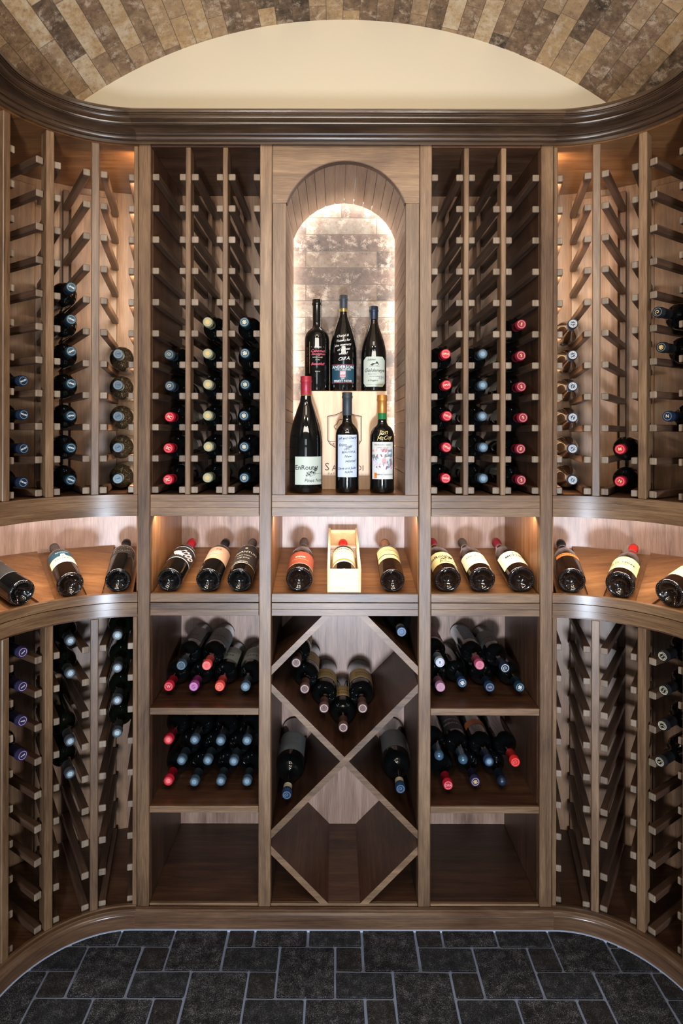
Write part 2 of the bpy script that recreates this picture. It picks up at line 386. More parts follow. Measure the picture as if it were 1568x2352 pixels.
def sweep_curve(name, prof, mat, s):
    mb = MB(); n = len(prof); secs = []
    for a in range(0, 91, 3): secs.append([(*W(s, a, R0-p), H+z) for p, z in prof])
    secs.append([(s*(XO+R0-p), -.55, H+z) for p, z in prof])
    for q in secs: mb.v += q
    K = len(secs)
    for i in range(K-1):
        for k in range(n): mb.f.append((i*n+k, i*n+(k+1) % n, (i+1)*n+(k+1) % n, (i+1)*n+k))
    mb.f += [tuple(range(n)), tuple(range((K-1)*n, K*n))]; mb.m = [0]*len(mb.f)
    o = mb.build(name, mat, smooth=True); return o
struct(sweep_straight('trim_1', CROWN_P, M['crown'], -XO, XO))
struct(sweep_curve('trim_2', CROWN_P, M['crown_c'], -1)); struct(sweep_curve('trim_3', CROWN_P, M['crown_c'], 1))
b0 = struct(sweep_straight('baseboard_back', BASE_P, M['base'], -XO, XO))
b1 = struct(sweep_curve('baseboard_left', BASE_P, M['base_c'], -1)); b2 = struct(sweep_curve('baseboard_right', BASE_P, M['base_c'], 1))
for par, o in ((b0, sweep_straight('caulk_bead', CAULK_P, M['caulk'], -XO, XO)), (b1, sweep_curve('caulk_bead', CAULK_P, M['caulk'], -1)), (b2, sweep_curve('caulk_bead', CAULK_P, M['caulk'], 1))):
    o.parent = par
# top decking above all cabinets, hidden behind the crown
mb = MB(); mb.box(-XO, XO, YF+.001, YB+.01, H+.866, H+.878, 0, 0)
for s in (-1, 1): sector(mb, s, R0+.001, .70, .866, .878)
struct(mb.build('trim_4', M['inner_x']))

# ------------------------------------------------------------------ face stiles
names = {(-1, 0): 'tall outer face stile at the left corner, beside the left curved rack', (1, 0): 'tall outer face stile at the right corner, beside the right curved rack',
         (-1, 1): 'tall inner face stile on the left side of the arched niche', (1, 1): 'tall inner face stile on the right side of the arched niche'}
for s in (-1, 1):
    for k, (a, b_) in enumerate(((XI, XO), (XN, XM))):
        o = onebox('face_stile', M['face_z'], None, min(s*a, s*b_)+.0006, max(s*a, s*b_)-.0006, YF-.002, YF+.02, H-1.4098, H+.866, b=.002)
        tag(o, names[(s, k)], 'cabinet post', 'full-height face stiles')
def beam(root, name, x0, x1, zs, y=YF, mats=None):
    mb = MB()
    for k in range(len(zs)-1):
        mb.box(x0, x1, y+.0004*(k % 2), y+.02, H+zs[k]+.0001, H+zs[k+1]-.0001, 0, .0007)
    return part(mb, name, mats or M['face_x'], root)
def cbeam(root, name, s, zs, r=R0):
    mb = MB()
    for k in range(len(zs)-1): sector(mb, s, r+.0003*(k % 2), r+.02, zs[k]+.0002, zs[k+1]-.0002, .15, 90)
    return part(mb, name, M['face_c'], root, True)
M['face_c'] = wood('face_wood_curved', *FACE, axis='xy', knots=0, rough=.30)
UB = [ZU2, -.2208, -.2013, ZU]; LB = [ZD, -.5235, ZL2-.0005]; LIP = [ZL2+.0012, ZL]

# ------------------------------------------------------------------ rails and rack builders
mbr = MB(); _bm = bmesh.new(); bmesh.ops.create_cube(_bm, size=1)
for v in _bm.verts: v.co = Vector((v.co.x*.0206, .169+v.co.y*.338, v.co.z*.0196))
bmesh.ops.bevel(_bm, geom=_bm.edges[:], offset=.0036, segments=3, profile=.6, affect='EDGES'); _bm.verts.index_update()
mbr.add([v.co for v in _bm.verts], [[v.index for v in f.verts] for f in _bm.faces]); _bm.free()
for k, f in enumerate(mbr.f):
    if all(mbr.v[i][1] < .0037 for i in f): mbr.m[k] = 1
rail_mesh = None
def rail(root, x, y, z, rotz):
    global rail_mesh
    if rail_mesh is None:
        o = mbr.build('rail', [M['rail_y'], M['rail_end']]); rail_mesh = o.data
    else:
        o = bpy.data.objects.new('rail', rail_mesh); C.objects.link(o)
    o.parent = root; o.location = Vector((x, y, z))-root.location; o.rotation_euler = (0, 0, rotz)
ROWS = [.7717-.09405*k for k in range(11)]
LROWS = [-.6400-.09525*k for k in range(9)]
POSTX = (.471, .360)
def straight_rack(s, label):
    root = empty('wine_rack', (s*.42, YF, H+ZU), label, 'wine rack')
    xa, xb = sorted((s*XI, s*XM))
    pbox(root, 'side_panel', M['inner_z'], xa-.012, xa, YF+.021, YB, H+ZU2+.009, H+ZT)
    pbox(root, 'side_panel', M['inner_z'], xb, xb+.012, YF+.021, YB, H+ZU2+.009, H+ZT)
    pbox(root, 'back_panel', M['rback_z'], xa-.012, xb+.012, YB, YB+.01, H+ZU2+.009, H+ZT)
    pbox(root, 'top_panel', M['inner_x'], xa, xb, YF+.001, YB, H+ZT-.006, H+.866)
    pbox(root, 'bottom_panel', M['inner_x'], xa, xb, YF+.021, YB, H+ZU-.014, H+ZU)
    beam(root, 'base_rail', xa+.0006, xb-.0006, UB)
    for px in POSTX:
        pbox(root, 'front_post', M['face_z'], s*px-.0078, s*px+.0078, YF+.001, YF+.045, H+ZU, H+ZT-.006, b=.002)
        pbox(root, 'rear_post', M['rback_z'], s*px-.0078, s*px+.0078, YB-.055, YB-.012, H+ZU, H+ZT-.030, b=.002)
    lines = sorted([xa]+[s*p for p in POSTX]+[xb]); cols = []
    for k in range(3):
        a = lines[k]+(.0078 if k else 0); b_ = lines[k+1]-(.0078 if k < 2 else 0)
        cols.append(((a+b_)/2, (b_-a)/2-.0206))
        for z in ROWS:
            rail(root, a+.0103, YF+.012, H+z, 0); rail(root, b_-.0103, YF+.012, H+z, 0)
    return cols
colsL = straight_rack(-1, 'straight upper wine rack with three columns, left of the arched niche')
colsR = straight_rack(1, 'straight upper wine rack with three columns, right of the arched niche')

AX = [14.5, 33.75, 56.25, 78.75]; TH = [11.25, 33.75, 56.25, 78.75]
def back_facets(root, s, z0, z1, name='back_panel'):
    pts = [W(s, 0, .69)]
    for k in range(4):
        c, ax = W(s, TH[k], .322), math.radians(AX[k])
        d = Vector((s*math.sin(ax), math.cos(ax))); n = Vector((math.cos(ax), -s*math.sin(ax)))*s
        e = Vector(c)+d*.362
        pts += [tuple(e-n*.058), tuple(e+n*.058)]
    pts = pts[1:]; pts = [(s*(XO+.002), pts[0][1]+.012)]+pts+[W(s, 92, .69)]
    mb = MB()
    for k in range(len(pts)-1):
        a, b_ = Vector(pts[k]), Vector(pts[k+1]); t = (b_-a).normalized(); nn = Vector((-t.y, t.x))
        if nn.dot(a-Vector((s*XO, CY))) < 0: nn = -nn
        mb.prism([tuple(a), tuple(b_), tuple(b_+nn*.01), tuple(a+nn*.01)], H+z0, H+z1)
    return part(mb, name, M['rback_z'], root)
def curved_rack(s, zlo, zhi, rows, label, upper):
    cx, cy = W(s, 45, R0)
    root = empty('curved_wine_rack', (cx, cy, H+zlo), label, 'wine rack')
    mb = MB(); mb.box(min(s*(XO+.0008), s*(XO+.0105)), max(s*(XO+.0008), s*(XO+.0105)), YF+.021, YB+.01, H+zlo, H+zhi)
    part(mb, 'side_panel', M['inner_z'], root)
    back_facets(root, s, zlo-.01, zhi+.001)
    mb = MB(); sector(mb, s, R0+.001, .70, zhi-.004, zhi+.004); part(mb, 'top_panel', M['shelf_x'] if upper else M['inner_x'], root)
    mb = MB(); sector(mb, s, R0+.021 if upper else R0, .70, zlo-.010, zlo); part(mb, 'bottom_panel', M['inner_x'], root)
    pz0, pz1 = H+zlo, H+zhi-.004
    mb = MB(); mb.box(min(s*(XO+.0012), s*(XO+.0135)), max(s*(XO+.0012), s*(XO+.0135)), YF-.0005, YF+.02, pz0, pz1, 0, .0015); part(mb, 'front_post', M['face_z'], root)
    for k in range(1, 5):
        a = 22.5*k; t = math.radians(a); p = W(s, a, R0+.0215)
        mm = Matrix.Translation((*p, (pz0+pz1)/2)) @ Matrix.Rotation(-s*t, 4, 'Z')
        mb = MB(); mb.tbox(mm, .0222, .042, pz1-pz0, 0, .002); part(mb, 'front_post', M['face_z'], root)
        if k < 4:
            p = W(s, a, .665); mm = Matrix.Translation((*p, (pz0+pz1)/2-.015)) @ Matrix.Rotation(-s*t, 4, 'Z')
            mb = MB(); mb.tbox(mm, .150, .012, pz1-pz0-.03, 0, .002); part(mb, 'rear_post', M['rback_z'], root)
    for k in range(4):
        ax = math.radians(AX[k]); c = W(s, TH[k], .322)
        n = Vector((math.cos(ax), -s*math.sin(ax)))
        if k:
            dd = Vector((s*math.sin(ax), math.cos(ax))); q = Vector(c)-n*s*(.0402+.0)+dd*.349; q = Vector(c)-Vector((n.x*s, n.y*s))*.0402+dd*.349
            mm = Matrix.Translation((q.x, q.y, (pz0+pz1)/2-.012)) @ Matrix.Rotation(-s*ax, 4, 'Z')
            mb = MB(); mb.tbox(mm, .019, .018, pz1-pz0-.024, 0, .0015); part(mb, 'rear_cleat', M['inner_z'], root)
        for sg in (-1, 1):
            p = Vector(c)+n*(.0402*sg)
            for z in rows: rail(root, p.x, p.y, H+z, -s*ax)
    return root
for s, nm in ((-1, 'left'), (1, 'right')):
    r_ = curved_rack(s, ZU, ZT, ROWS, 'curved upper wine rack wrapping the %s corner under the crown' % nm, True)
    cbeam(r_, 'base_rail', s, UB)
    r_ = curved_rack(s, ZWF, ZD, LROWS, 'curved lower wine rack at the %s corner standing above the baseboard' % nm, False)
    cbeam(r_, 'top_rail', s, LB)
    mb = MB(); sector(mb, s, R0-.0015, R0+.006, ZWF+.0022, ZWF+.0072, .3, 90); part(mb, 'bottom_edge', M['face_c'], r_, True)

# ------------------------------------------------------------------ arched niche
def niche():
    root = empty('arched_niche', (0, YF, H+ZU), 'arched display niche with brick-tiled back and glowing light strip', 'niche')
    hw, zs, za = .1787, .690, .817; rise = za-zs; R = (hw*hw+rise*rise)/(2*rise); zc = za-R
    a0 = math.asin(hw/R)
    arc = [(R*math.sin(t), zc+R*math.cos(t)) for t in [-a0+2*a0*k/40 for k in range(41)]]
    # arched face: header with the arch cut out, and two jambs
    mb = MB()
    for k in range(40):
        (x0, z0), (x1, z1) = arc[k], arc[k+1]
        mb.add([(x0, YF+.0015, H+z0), (x1, YF+.0015, H+z1), (x1, YF+.0015, H+ZT), (x0, YF+.0015, H+ZT),
                (x0, YF+.02, H+z0), (x1, YF+.02, H+z1), (x1, YF+.02, H+ZT), (x0, YF+.02, H+ZT)],
               [(0, 1, 2, 3), (4, 7, 6, 5), (0, 4, 5, 1)])
    for sg in (-1, 1):
        xs = sorted((sg*hw, sg*(XN-.0006))); mb.add([(xs[0], YF+.0015, H+zs), (xs[1], YF+.0015, H+zs), (xs[1], YF+.0015, H+ZT), (xs[0], YF+.0015, H+ZT)], [(0, 1, 2, 3)])
    part(mb, 'arch_header', M['face_x'], root)
    for sg in (-1, 1):
        xs = sorted((sg*hw, sg*(XN-.0006))); pbox(root, 'jamb', M['face_z'], xs[0], xs[1], YF+.0015, YF+.02, H+ZU, H+zs-.0006, b=.0008)
    mb = MB()   # dark edge band around the arch
    for k in range(40):
        (x0, z0), (x1, z1) = arc[k], arc[k+1]; q = .985
        mb.add([(x0, YF-.001, H+z0), (x1, YF-.001, H+z1), (x1*q, YF-.001, H+zc+(z1-zc)*q), (x0*q, YF-.001, H+zc+(z0-zc)*q),
                (x0, YF+.022, H+z0), (x1, YF+.022, H+z1), (x1*q, YF+.022, H+zc+(z1-zc)*q), (x0*q, YF+.022, H+zc+(z0-zc)*q)],
               [(0, 1, 2, 3), (4, 7, 6, 5), (3, 2, 6, 7), (0, 4, 5, 1)])
    part(mb, 'arch_edging', M['inner_x'], root)
    # lining of narrow boards
    path = [(-hw, zs-.0385*k) for k in range(22, 0, -1)]+[(R*math.sin(t), zc+R*math.cos(t)) for t in [-a0+2*a0*k/14 for k in range(15)]]+[(hw, zs-.0385*k) for k in range(1, 23)]
    path[0] = (-hw, ZU); path[-1] = (hw, ZU)
    mb = MB()
    for k in range(len(path)-1):
        a, b_ = Vector(path[k]), Vector(path[k+1]); t = (b_-a).normalized(); a2, b2 = a+t*.0009, b_-t*.0009
        n = Vector((-t.y, t.x)); 
        vs = []
        for y in (YF+.021, YB-.036):
            for p in (a2, b2, b2+n*.012, a2+n*.012): vs.append((p.x, y, H+p.y))
        mb.add(vs, [(0, 1, 2, 3), (4, 7, 6, 5), (0, 4, 5, 1), (3, 2, 6, 7), (0, 3, 7, 4), (1, 5, 6, 2)])
        g = [(a.x-t.x*.001, a.y-t.y*.001), (a.x+t.x*.001, a.y+t.y*.001)]
        n2 = n*.004
        mb.add([(p[0]+n2.x, y, H+p[1]+n2.y) for p in g for y in (YF+.021, YB-.038)], [(0, 1, 3, 2)])
    part(mb, 'board_lining', M['lining'], root)
    # light strip behind the lining's rear edge
    mb = MB()
    lp = [(-hw-.016, ZU+.01), (-hw-.016, zs)]+[((R+.016)*math.sin(t), zc+(R+.016)*math.cos(t)) for t in [-a0+2*a0*k/24 for k in range(25)]]+[(hw+.016, zs), (hw+.016, ZU+.01)]
    for k in range(len(lp)-1):
        a, b_ = Vector(lp[k]), Vector(lp[k+1]); 
        if (b_-a).length < 1e-5: continue
        t = (b_-a).normalized(); n = Vector((-t.y, t.x))
        vs = [(p.x, y, H+p.y) for y in (YB-.030, YB-.024) for p in (a, b_, b_+n*.003, a+n*.003)]
        mb.add(vs, [(0, 1, 2, 3), (4, 7, 6, 5), (0, 4, 5, 1), (3, 2, 6, 7)])
    part(mb, 'light_strip', M['led'], root)
    # brick back with uv in metres
    me = bpy.data.meshes.new('brick_back'); x, z0, z1 = XN-.001, H+ZU, H+ZT
    v = [(-x, YB-.002, z0), (x, YB-.002, z0), (x, YB-.002, z1), (-x, YB-.002, z1)]; v += [(a, YB+.010, c) for a, _, c in v]
    me.from_pydata(v, [], [(0, 1, 2, 3), (4, 7, 6, 5), (0, 4, 5, 1), (3, 2, 6, 7), (0, 3, 7, 4), (1, 5, 6, 2)])
    me.materials.append(M['niche_brick']); uv = me.uv_layers.new(name='UVMap')
    for li in range(len(me.loops)):
        q = me.vertices[me.loops[li].vertex_index].co
        uv.data[li].uv = (q.x+.137+2.545, q.z-(H+.7772)+.0596*40)
    o = bpy.data.objects.new('brick_back', me); C.objects.link(o); keep(o, root)
    for sg in (-1, 1):
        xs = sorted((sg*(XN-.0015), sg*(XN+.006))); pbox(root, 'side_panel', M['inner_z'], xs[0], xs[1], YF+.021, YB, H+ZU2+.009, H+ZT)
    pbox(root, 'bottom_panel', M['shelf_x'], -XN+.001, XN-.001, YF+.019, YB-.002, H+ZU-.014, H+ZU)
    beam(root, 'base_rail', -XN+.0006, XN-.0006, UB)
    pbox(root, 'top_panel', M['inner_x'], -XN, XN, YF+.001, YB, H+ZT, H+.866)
niche()

# ------------------------------------------------------------------ sloping display shelves
SL = (.078/.358)
def zslope(y): return -.487+(y-1.79)*SL
for xa, xb, lb in ((-XI, -XM, 'open lit display shelf below the left straight rack, three bottles leaning back'),
                   (-XN, XN, 'open lit display shelf below the arched niche, holding the wooden wine box'),
                   (XM, XI, 'open lit display shelf below the right straight rack, three bottles leaning back')):
    root = empty('display_shelf', ((xa+xb)/2, YF, H+ZL2), lb, 'shelf')
    pbox(root, 'side_panel', M['shelf_z'], xa-.010, xa, YF+.021, YB, H+ZD+.009, H+ZU2)
    pbox(root, 'side_panel', M['shelf_z'], xb, xb+.010, YF+.021, YB, H+ZD+.009, H+ZU2)
    pbox(root, 'back_panel', M['back_z'], xa-.01, xb+.01, YB, YB+.01, H+ZD+.009, H+ZU2)
    pbox(root, 'top_panel', M['shelf_x'], xa, xb, YF+.021, YB, H+ZU2, H+ZU2+.008)
    mb = MB(); y0, y1 = YF+.006, YB
    mb.prism([(xa, y0), (xb, y0), (xb, y1), (xa, y1)], [H+zslope(y)-.010 for y in (y0, y0, y1, y1)], [H+zslope(y) for y in (y0, y0, y1, y1)])
    part(mb, 'sloped_shelf', M['shelf_x'], root)
    beam(root, 'front_lip', xa+.0006, xb-.0006, LIP, YF+.001)
for s, nm in ((-1, 'left'), (1, 'right')):
    cx, cy = W(s, 45, R0)
    root = empty('curved_display_shelf', (cx, cy, H+ZL2), 'curved lit display shelf at the %s corner with wedge boards between bottles' % nm, 'shelf')
    mb = MB(); mb.box(min(s*(XO+.0008), s*(XO+.0105)), max(s*(XO+.0008), s*(XO+.0105)), YF+.021, YB+.01, H+ZD+.009, H+ZU2); part(mb, 'side_panel', M['shelf_z'], root)
    mb = MB(); sector(mb, s, .69, .70, ZD+.009, ZU2); part(mb, 'back_panel', M['back_z'], root, True)
    mb = MB(); sector(mb, s, R0+.021, .70, ZU2, ZU2+.008); part(mb, 'top_panel', M['shelf_x'], root)
    mb = MB(); sector(mb, s, R0+.001, R0+.02, LIP[0], LIP[1], .15, 90); part(mb, 'front_lip', M['face_c'], root, True)
    edges = []
    for k in range(4):
        ax = math.radians(AX[k]); c = Vector(W(s, TH[k], .318)); d = Vector((s*math.sin(ax), math.cos(ax))); n = Vector((math.cos(ax)*s, -math.sin(ax)))
        q = [c-n*.044, c+n*.044, c+n*.044+d*.37, c-n*.044+d*.37]
        zz = [-.487, -.487, -.487+.37*SL, -.487+.37*SL]
        mb = MB(); mb.prism([tuple(p) for p in q], [H+z-.01 for z in zz], [H+z for z in zz]); part(mb, 'sloped_tray', M['shelf_y'], root)
        edges.append(q)
    for k in range(3):
        a, b_ = edges[k], edges[k+1]
        q = [a[1], b_[0], b_[3], a[2]]; zz = [-.4795, -.4795, -.4795+.37*SL, -.4795+.37*SL]
        mb = MB(); mb.prism([tuple(p) for p in q], [H+z-.02 for z in zz], [H+z for z in zz]); part(mb, 'wedge_board', M['shelf_x'], root)

# ------------------------------------------------------------------ lower shelf cabinets and diamond bin
def shell(root, xa, xb):
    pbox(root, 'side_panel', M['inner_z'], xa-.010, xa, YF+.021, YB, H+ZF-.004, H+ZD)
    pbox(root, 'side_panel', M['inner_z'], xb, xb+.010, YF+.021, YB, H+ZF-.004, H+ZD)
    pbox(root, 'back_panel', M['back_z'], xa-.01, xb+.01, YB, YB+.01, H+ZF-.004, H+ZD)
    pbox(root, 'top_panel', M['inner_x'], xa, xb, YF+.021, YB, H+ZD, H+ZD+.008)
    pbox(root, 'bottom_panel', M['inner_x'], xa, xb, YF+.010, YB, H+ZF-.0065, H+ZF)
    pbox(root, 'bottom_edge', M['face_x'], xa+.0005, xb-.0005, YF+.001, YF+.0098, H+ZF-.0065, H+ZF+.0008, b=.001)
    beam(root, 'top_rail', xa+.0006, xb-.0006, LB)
SH = (-.820, -1.1125)
for s, nm in ((-1, 'left'), (1, 'right')):
    xa, xb = sorted((s*XI, s*XM))
    root = empty('shelf_cabinet', ((xa+xb)/2, YF, H+ZF), 'lower open cabinet with two shelves of stacked bottles, %s of the diamond bin' % nm, 'cabinet')
    shell(root, xa, xb)
    for z in SH:
        mb = MB(); mb.box(xa, xb, YF+.010, YB, H+z-.018, H+z, 0, 0); mb.box(xa, xb, YF+.001, YF+.010, H+z-.0195, H+z+.0005, 1, .001)
        part(mb, 'shelf', [M['inner_x'], M['face_x']], root)
def diamond():
    root = empty('diamond_bin', (0, YF, H+ZF), 'lower centre wine bin divided by crossing diagonal boards', 'cabinet')
    shell(root, -XN, XN)
    th = .0180; zx = H-.978
    def board(p, q, nm='diagonal_board'):
        p, q = Vector(p), Vector(q); t = (q-p).normalized(); n = Vector((-t.y, t.x))*th/2
        def cut(o, d):      # clip the ends to the walls / top / bottom
            return o
        pts = [p-n, q-n, q+n, p+n]
        # clip polygon to the bin's rectangle
        rect = [(0, -XN+.0005, 1), (0, XN-.0005, -1), (1, H+ZF+.0003, 1), (1, H+ZD-.0003, -1)]
        for ax, val, sg in rect:
            out = []
            for i in range(len(pts)):
                a, b_ = pts[i], pts[(i+1) % len(pts)]
                da, db = (a[ax]-val)*sg, (b_[ax]-val)*sg
                if da >= 0: out.append(a)
                if da*db < 0: out.append(a+(b_-a)*(da/(da-db)))
            pts = out
        n_ = len(pts); mb = MB()
        ys = (YF+.002, YB)
        vs = [(a.x, ys[0], a.y) for a in pts]+[(a.x, ys[1], a.y) for a in pts]
        mb.add(vs, [tuple(range(n_))], 1); mb.add(vs, [tuple(range(n_, 2*n_))]+[(k, (k+1) % n_, n_+(k+1) % n_, n_+k) for k in range(n_)], 0)
        part(mb, nm, [M['inner_d'], M['face_x']], root)
    d = .30
    board((-d, zx-d), (d, zx+d))                                           # rising to the right, whole
    g = th/2/math.sqrt(2)+.0003
    g = th/2*1/math.sqrt(2)
    board((-d, zx+d), (-g, zx+g)); board((g, zx-g), (d, zx-d))            # the other diagonal in two halves
    zt = H+ZD
    xt = .0547
    board((-xt+.03, zt+.03), (-xt-.25, zt-.25)); board((xt-.03, zt+.03), (xt+.25, zt-.25))
    zb = H+ZF; xb = .0595
    board((-xb+.03, zb-.03), (-xb-.25, zb+.25)); board((xb-.03, zb-.03), (xb+.25, zb+.25))
M['inner_d'] = wood('inner_wood_diagonal', *INN, axis='y')
diamond()

# ------------------------------------------------------------------ bottles
TXT = {}
def text_mesh(t, size, shear=0, bold=0):
    key = (t, shear, bold)
    if key not in TXT:
        c = bpy.data.curves.new('t', 'FONT'); c.body = t; c.size = 1; c.align_x = 'CENTER'; c.align_y = 'CENTER'; c.shear = shear
        c.resolution_u = 2; c.offset = bold
        o = bpy.data.objects.new('t', c); me = bpy.data.meshes.new_from_object(o)
        TXT[key] = ([v.co.copy() for v in me.vertices], [tuple(p.vertices) for p in me.polygons])
        bpy.data.objects.remove(o); bpy.data.curves.remove(c); bpy.data.meshes.remove(me)
    vs, fs = TXT[key]
    return [(v.x*size, v.y*size) for v in vs], fs
class Decal:
    """flat print in (u, v) metres laid onto a surface by fn(u, v, lift)"""
    def __init__(s, fn): s.fn = fn; s.mb = MB(); s.mats = []
    def mi(s, m_):
        m_ = M['p_'+m_] if isinstance(m_, str) else m_
        if m_ not in s.mats: s.mats.append(m_)
        return s.mats.index(m_)
    def poly(s, pts, m_, lift=0): s.mb.add([s.fn(u, v, lift) for u, v in pts], [tuple(range(len(pts)))], s.mi(m_))
    def rect(s, u0, u1, v0, v1, m_, lift=0, n=0):
        n = n or max(2, int(abs(u1-u0)/.004)); lift = lift*1.8
        vs = []
        for k in range(n+1):
            u = u0+(u1-u0)*k/n; vs += [s.fn(u, v0, lift), s.fn(u, v1, lift)]
        s.mb.add(vs, [(2*k, 2*k+2, 2*k+3, 2*k+1) for k in range(n)], s.mi(m_))
    def text(s, t, u, v, size, m_, shear=0, lift=.0007, rot=0, bold=0, jit=0):
        ps, fs = text_mesh(t, size, shear, bold); c, n = math.cos(rot), math.sin(rot)
        s.mb.add([s.fn(u+a*c-b_*n, v+a*n+b_*c, lift) for a, b_ in ps], fs, s.mi(m_))
    def stroke(s, pts, w_, m_, lift=.0006):
        for k in range(len(pts)-1):
            a, b_ = Vector(pts[k]), Vector(pts[k+1]); t = (b_-a)
            if t.length < 1e-7: continue
            t.normalize(); n = Vector((-t.y, t.x))*w_/2; a = a-t*w_*.3; b_ = b_+t*w_*.3
            s.mb.add([s.fn(p.x, p.y, lift) for p in (a-n, b_-n, b_+n, a+n)], [(0, 1, 2, 3)], s.mi(m_))
    def scribble(s, u0, u1, v, h, m_, w_=.0005, lift=.0007, seed=1, n=24):
        r = random.Random(seed); pts = []
        for k in range(n):
            u = u0+(u1-u0)*k/(n-1)
            if r.random() < .12 and len(pts) > 1: s.stroke(pts, w_, m_, lift); pts = []
            pts.append((u+r.uniform(-1, 1)*(u1-u0)/n, v+h*r.uniform(-.5, .5)))
        s.stroke(pts, w_, m_, lift)
    def build(s, name, parent): return s.mb.build(name, s.mats, parent)

def body_profile(kind, r, L, rn):
    pr = [(0, .016), (r*.10, .0165), (r*.14, .019), (r*.30, .0185), (r*.45, .015), (r*.62, .008), (r*.78, .0015), (r*.88, 0), (r*.97, .002), (r, .006)]
    if kind == 'bord': pr += [(r, L*.60), (r*.985, L*.625), (r*.93, L*.65), (r*.82, L*.675), (r*.66, L*.70), (rn*1.25, L*.725), (rn*1.05, L*.76), (rn, L*.80)]
    elif kind == 'round': pr += [(r, L*.56), (r*.98, L*.595), (r*.90, L*.63), (r*.74, L*.665), (rn*1.35, L*.69), (rn*1.08, L*.715), (rn, L*.75)]
    else: pr += [(r, L*.40), (r*.985, L*.455), (r*.93, L*.52), (r*.83, L*.585), (r*.69, L*.65), (r*.54, L*.715), (rn*1.22, L*.78), (rn*1.04, L*.83), (rn, L*.86)]
    pr += [(rn, L-.0035), (0, L-.0035)]
    return pr
def make_bottle(kind='bord', r=.0375, L=.300, rn=.0128, glass='glass', cap='black', caplen=.055, dome=False,
                emblem=None, labels=(), ring=True, neckband=None, nocap=False):
    root = bpy.data.objects.new('wine_bottle', None); C.objects.link(root); root.empty_display_size = .03
    mb = MB(); mb.lathe(body_profile(kind, r, L, rn), 40); mb.build('glass_body', M[glass], root, True)
    z0 = L-caplen; a = rn+.0009
    if dome: pc = [(rn, z0), (a, z0), (a, L-.018), (a+.0012, L-.014), (a+.0016, L-.008), (a*.95, L-.002), (a*.75, L+.002), (a*.4, L+.0045), (0, L+.0052)]
    else: pc = [(rn, z0), (a, z0), (a, L-.019), (a+.0016, L-.0175), (a+.0018, L-.0125), (a+.0006, L-.011), (a+.0008, L-.0015), (a-.0002, L), (a*.86, L), (a*.84, L-.0008), (a*.66, L-.0008), (a*.63, L-.0002), (a*.56, L-.0002), (a*.53, L-.0008), (0, L-.0008)]
    if not nocap:
        mb = MB(); mb.lathe(pc, 32); co = mb.build('capsule', M['cap_'+cap] if 'cap_'+cap in M else M[cap], root, True)
        if emblem:
            d = Decal(lambda u, v, l: (u, v, L-.0007+l)); k, mat_ = emblem[0], emblem[1]
            rg = emblem[3] if len(emblem) > 3 else mat_
            if k != 'disc':
                for q in range(24):
                    t0, t1 = 2*PI*q/24, 2*PI*(q+1)/24
                    d.poly([(math.cos(t)*x, math.sin(t)*x) for t, x in ((t0, a*.74), (t1, a*.74), (t1, a*.82), (t0, a*.82))], rg)
            if k == 'text': d.text(emblem[2], 0, 0, a*(1.25/max(len(emblem[2])*.55, 1.4)), mat_, bold=.02, rot=PI)
            elif k == 'disc':
                d.poly([(math.cos(2*PI*q/20)*a*.72, math.sin(2*PI*q/20)*a*.72) for q in range(20)], mat_)
            elif k == 'flower':
                for q in range(6):
                    t = 2*PI*q/6; d.stroke([(math.cos(t)*a*.12, math.sin(t)*a*.12), (math.cos(t+.5)*a*.42, math.sin(t+.5)*a*.42), (math.cos(t+1)*a*.42, math.sin(t+1)*a*.42)], a*.13, mat_)
            elif k == 'swirl':
                d.stroke([(math.cos(t*.6)*a*(.08+t*.035), math.sin(t*.6)*a*(.08+t*.035)) for t in range(13)], a*.09, mat_)
            elif k == 'dots':
                for q in range(16):
                    t = 2*PI*q/16; d.stroke([(math.cos(t)*a*.5, math.sin(t)*a*.5), (math.cos(t)*a*.64, math.sin(t)*a*.64)], a*.10, mat_)
                d.scribble(-a*.3, a*.3, 0, a*.45, mat_, a*.08, seed=3, n=9)
            d.build('cap_emblem', co)
    if neckband:
        mb = MB(); mb.lathe([(rn, z0-neckband[1]), (rn+.0006, z0-neckband[1]), (rn+.0006, z0+.0004), (rn, z0+.0004)], 32); mb.build('neck_band', M[neckband[0]], root, True)
    if ring:
        mb = MB(); n = 40
        for q in range(n):
            t = 2*PI*q/n; mm = Matrix.Rotation(t, 4, 'Z') @ Matrix.Translation((r*.86, 0, .0002)); mb.tbox(mm, r*.085, r*.05, .0022, 0, .0003)
        mb.build('moulded_ring', M['knurl'], root)
    for lb in labels:
        rl = r+.0004
        fn = lambda u, v, l, rl=rl: ((rl+l)*math.sin(u/rl), -(rl+l)*math.cos(u/rl), v)
        z0_, z1_, hw = lb['z0'], lb['z1'], lb['hw']
        d = Decal(fn)
        if lb.get('cut'):
            c = lb['cut']; n = 28
            us = [-hw+2*hw*k/n for k in range(n+1)]; vs = []
            for u in us:
                e = max(0, c-(hw-abs(u))); vs += [fn(u, z0_+e, 0), fn(u, z1_-e, 0)]
            d.mb.add(vs, [(2*k, 2*k+2, 2*k+3, 2*k+1) for k in range(n)], d.mi(lb['mat']))
        else: d.rect(-hw, hw, z0_, z1_, lb['mat'], n=28)
        lo = d.build('label', root); lo['label'] = lb.get('desc', 'paper label on the bottle')
        if lb.get('draw'):
            d = Decal(lambda u, v, l, zc=(z0_+z1_)/2: fn(u, zc+v, l+.00025)); lb['draw'](d, hw, (z1_-z0_)/2); d.build('label_print', lo)
    return root
LABELS = {}
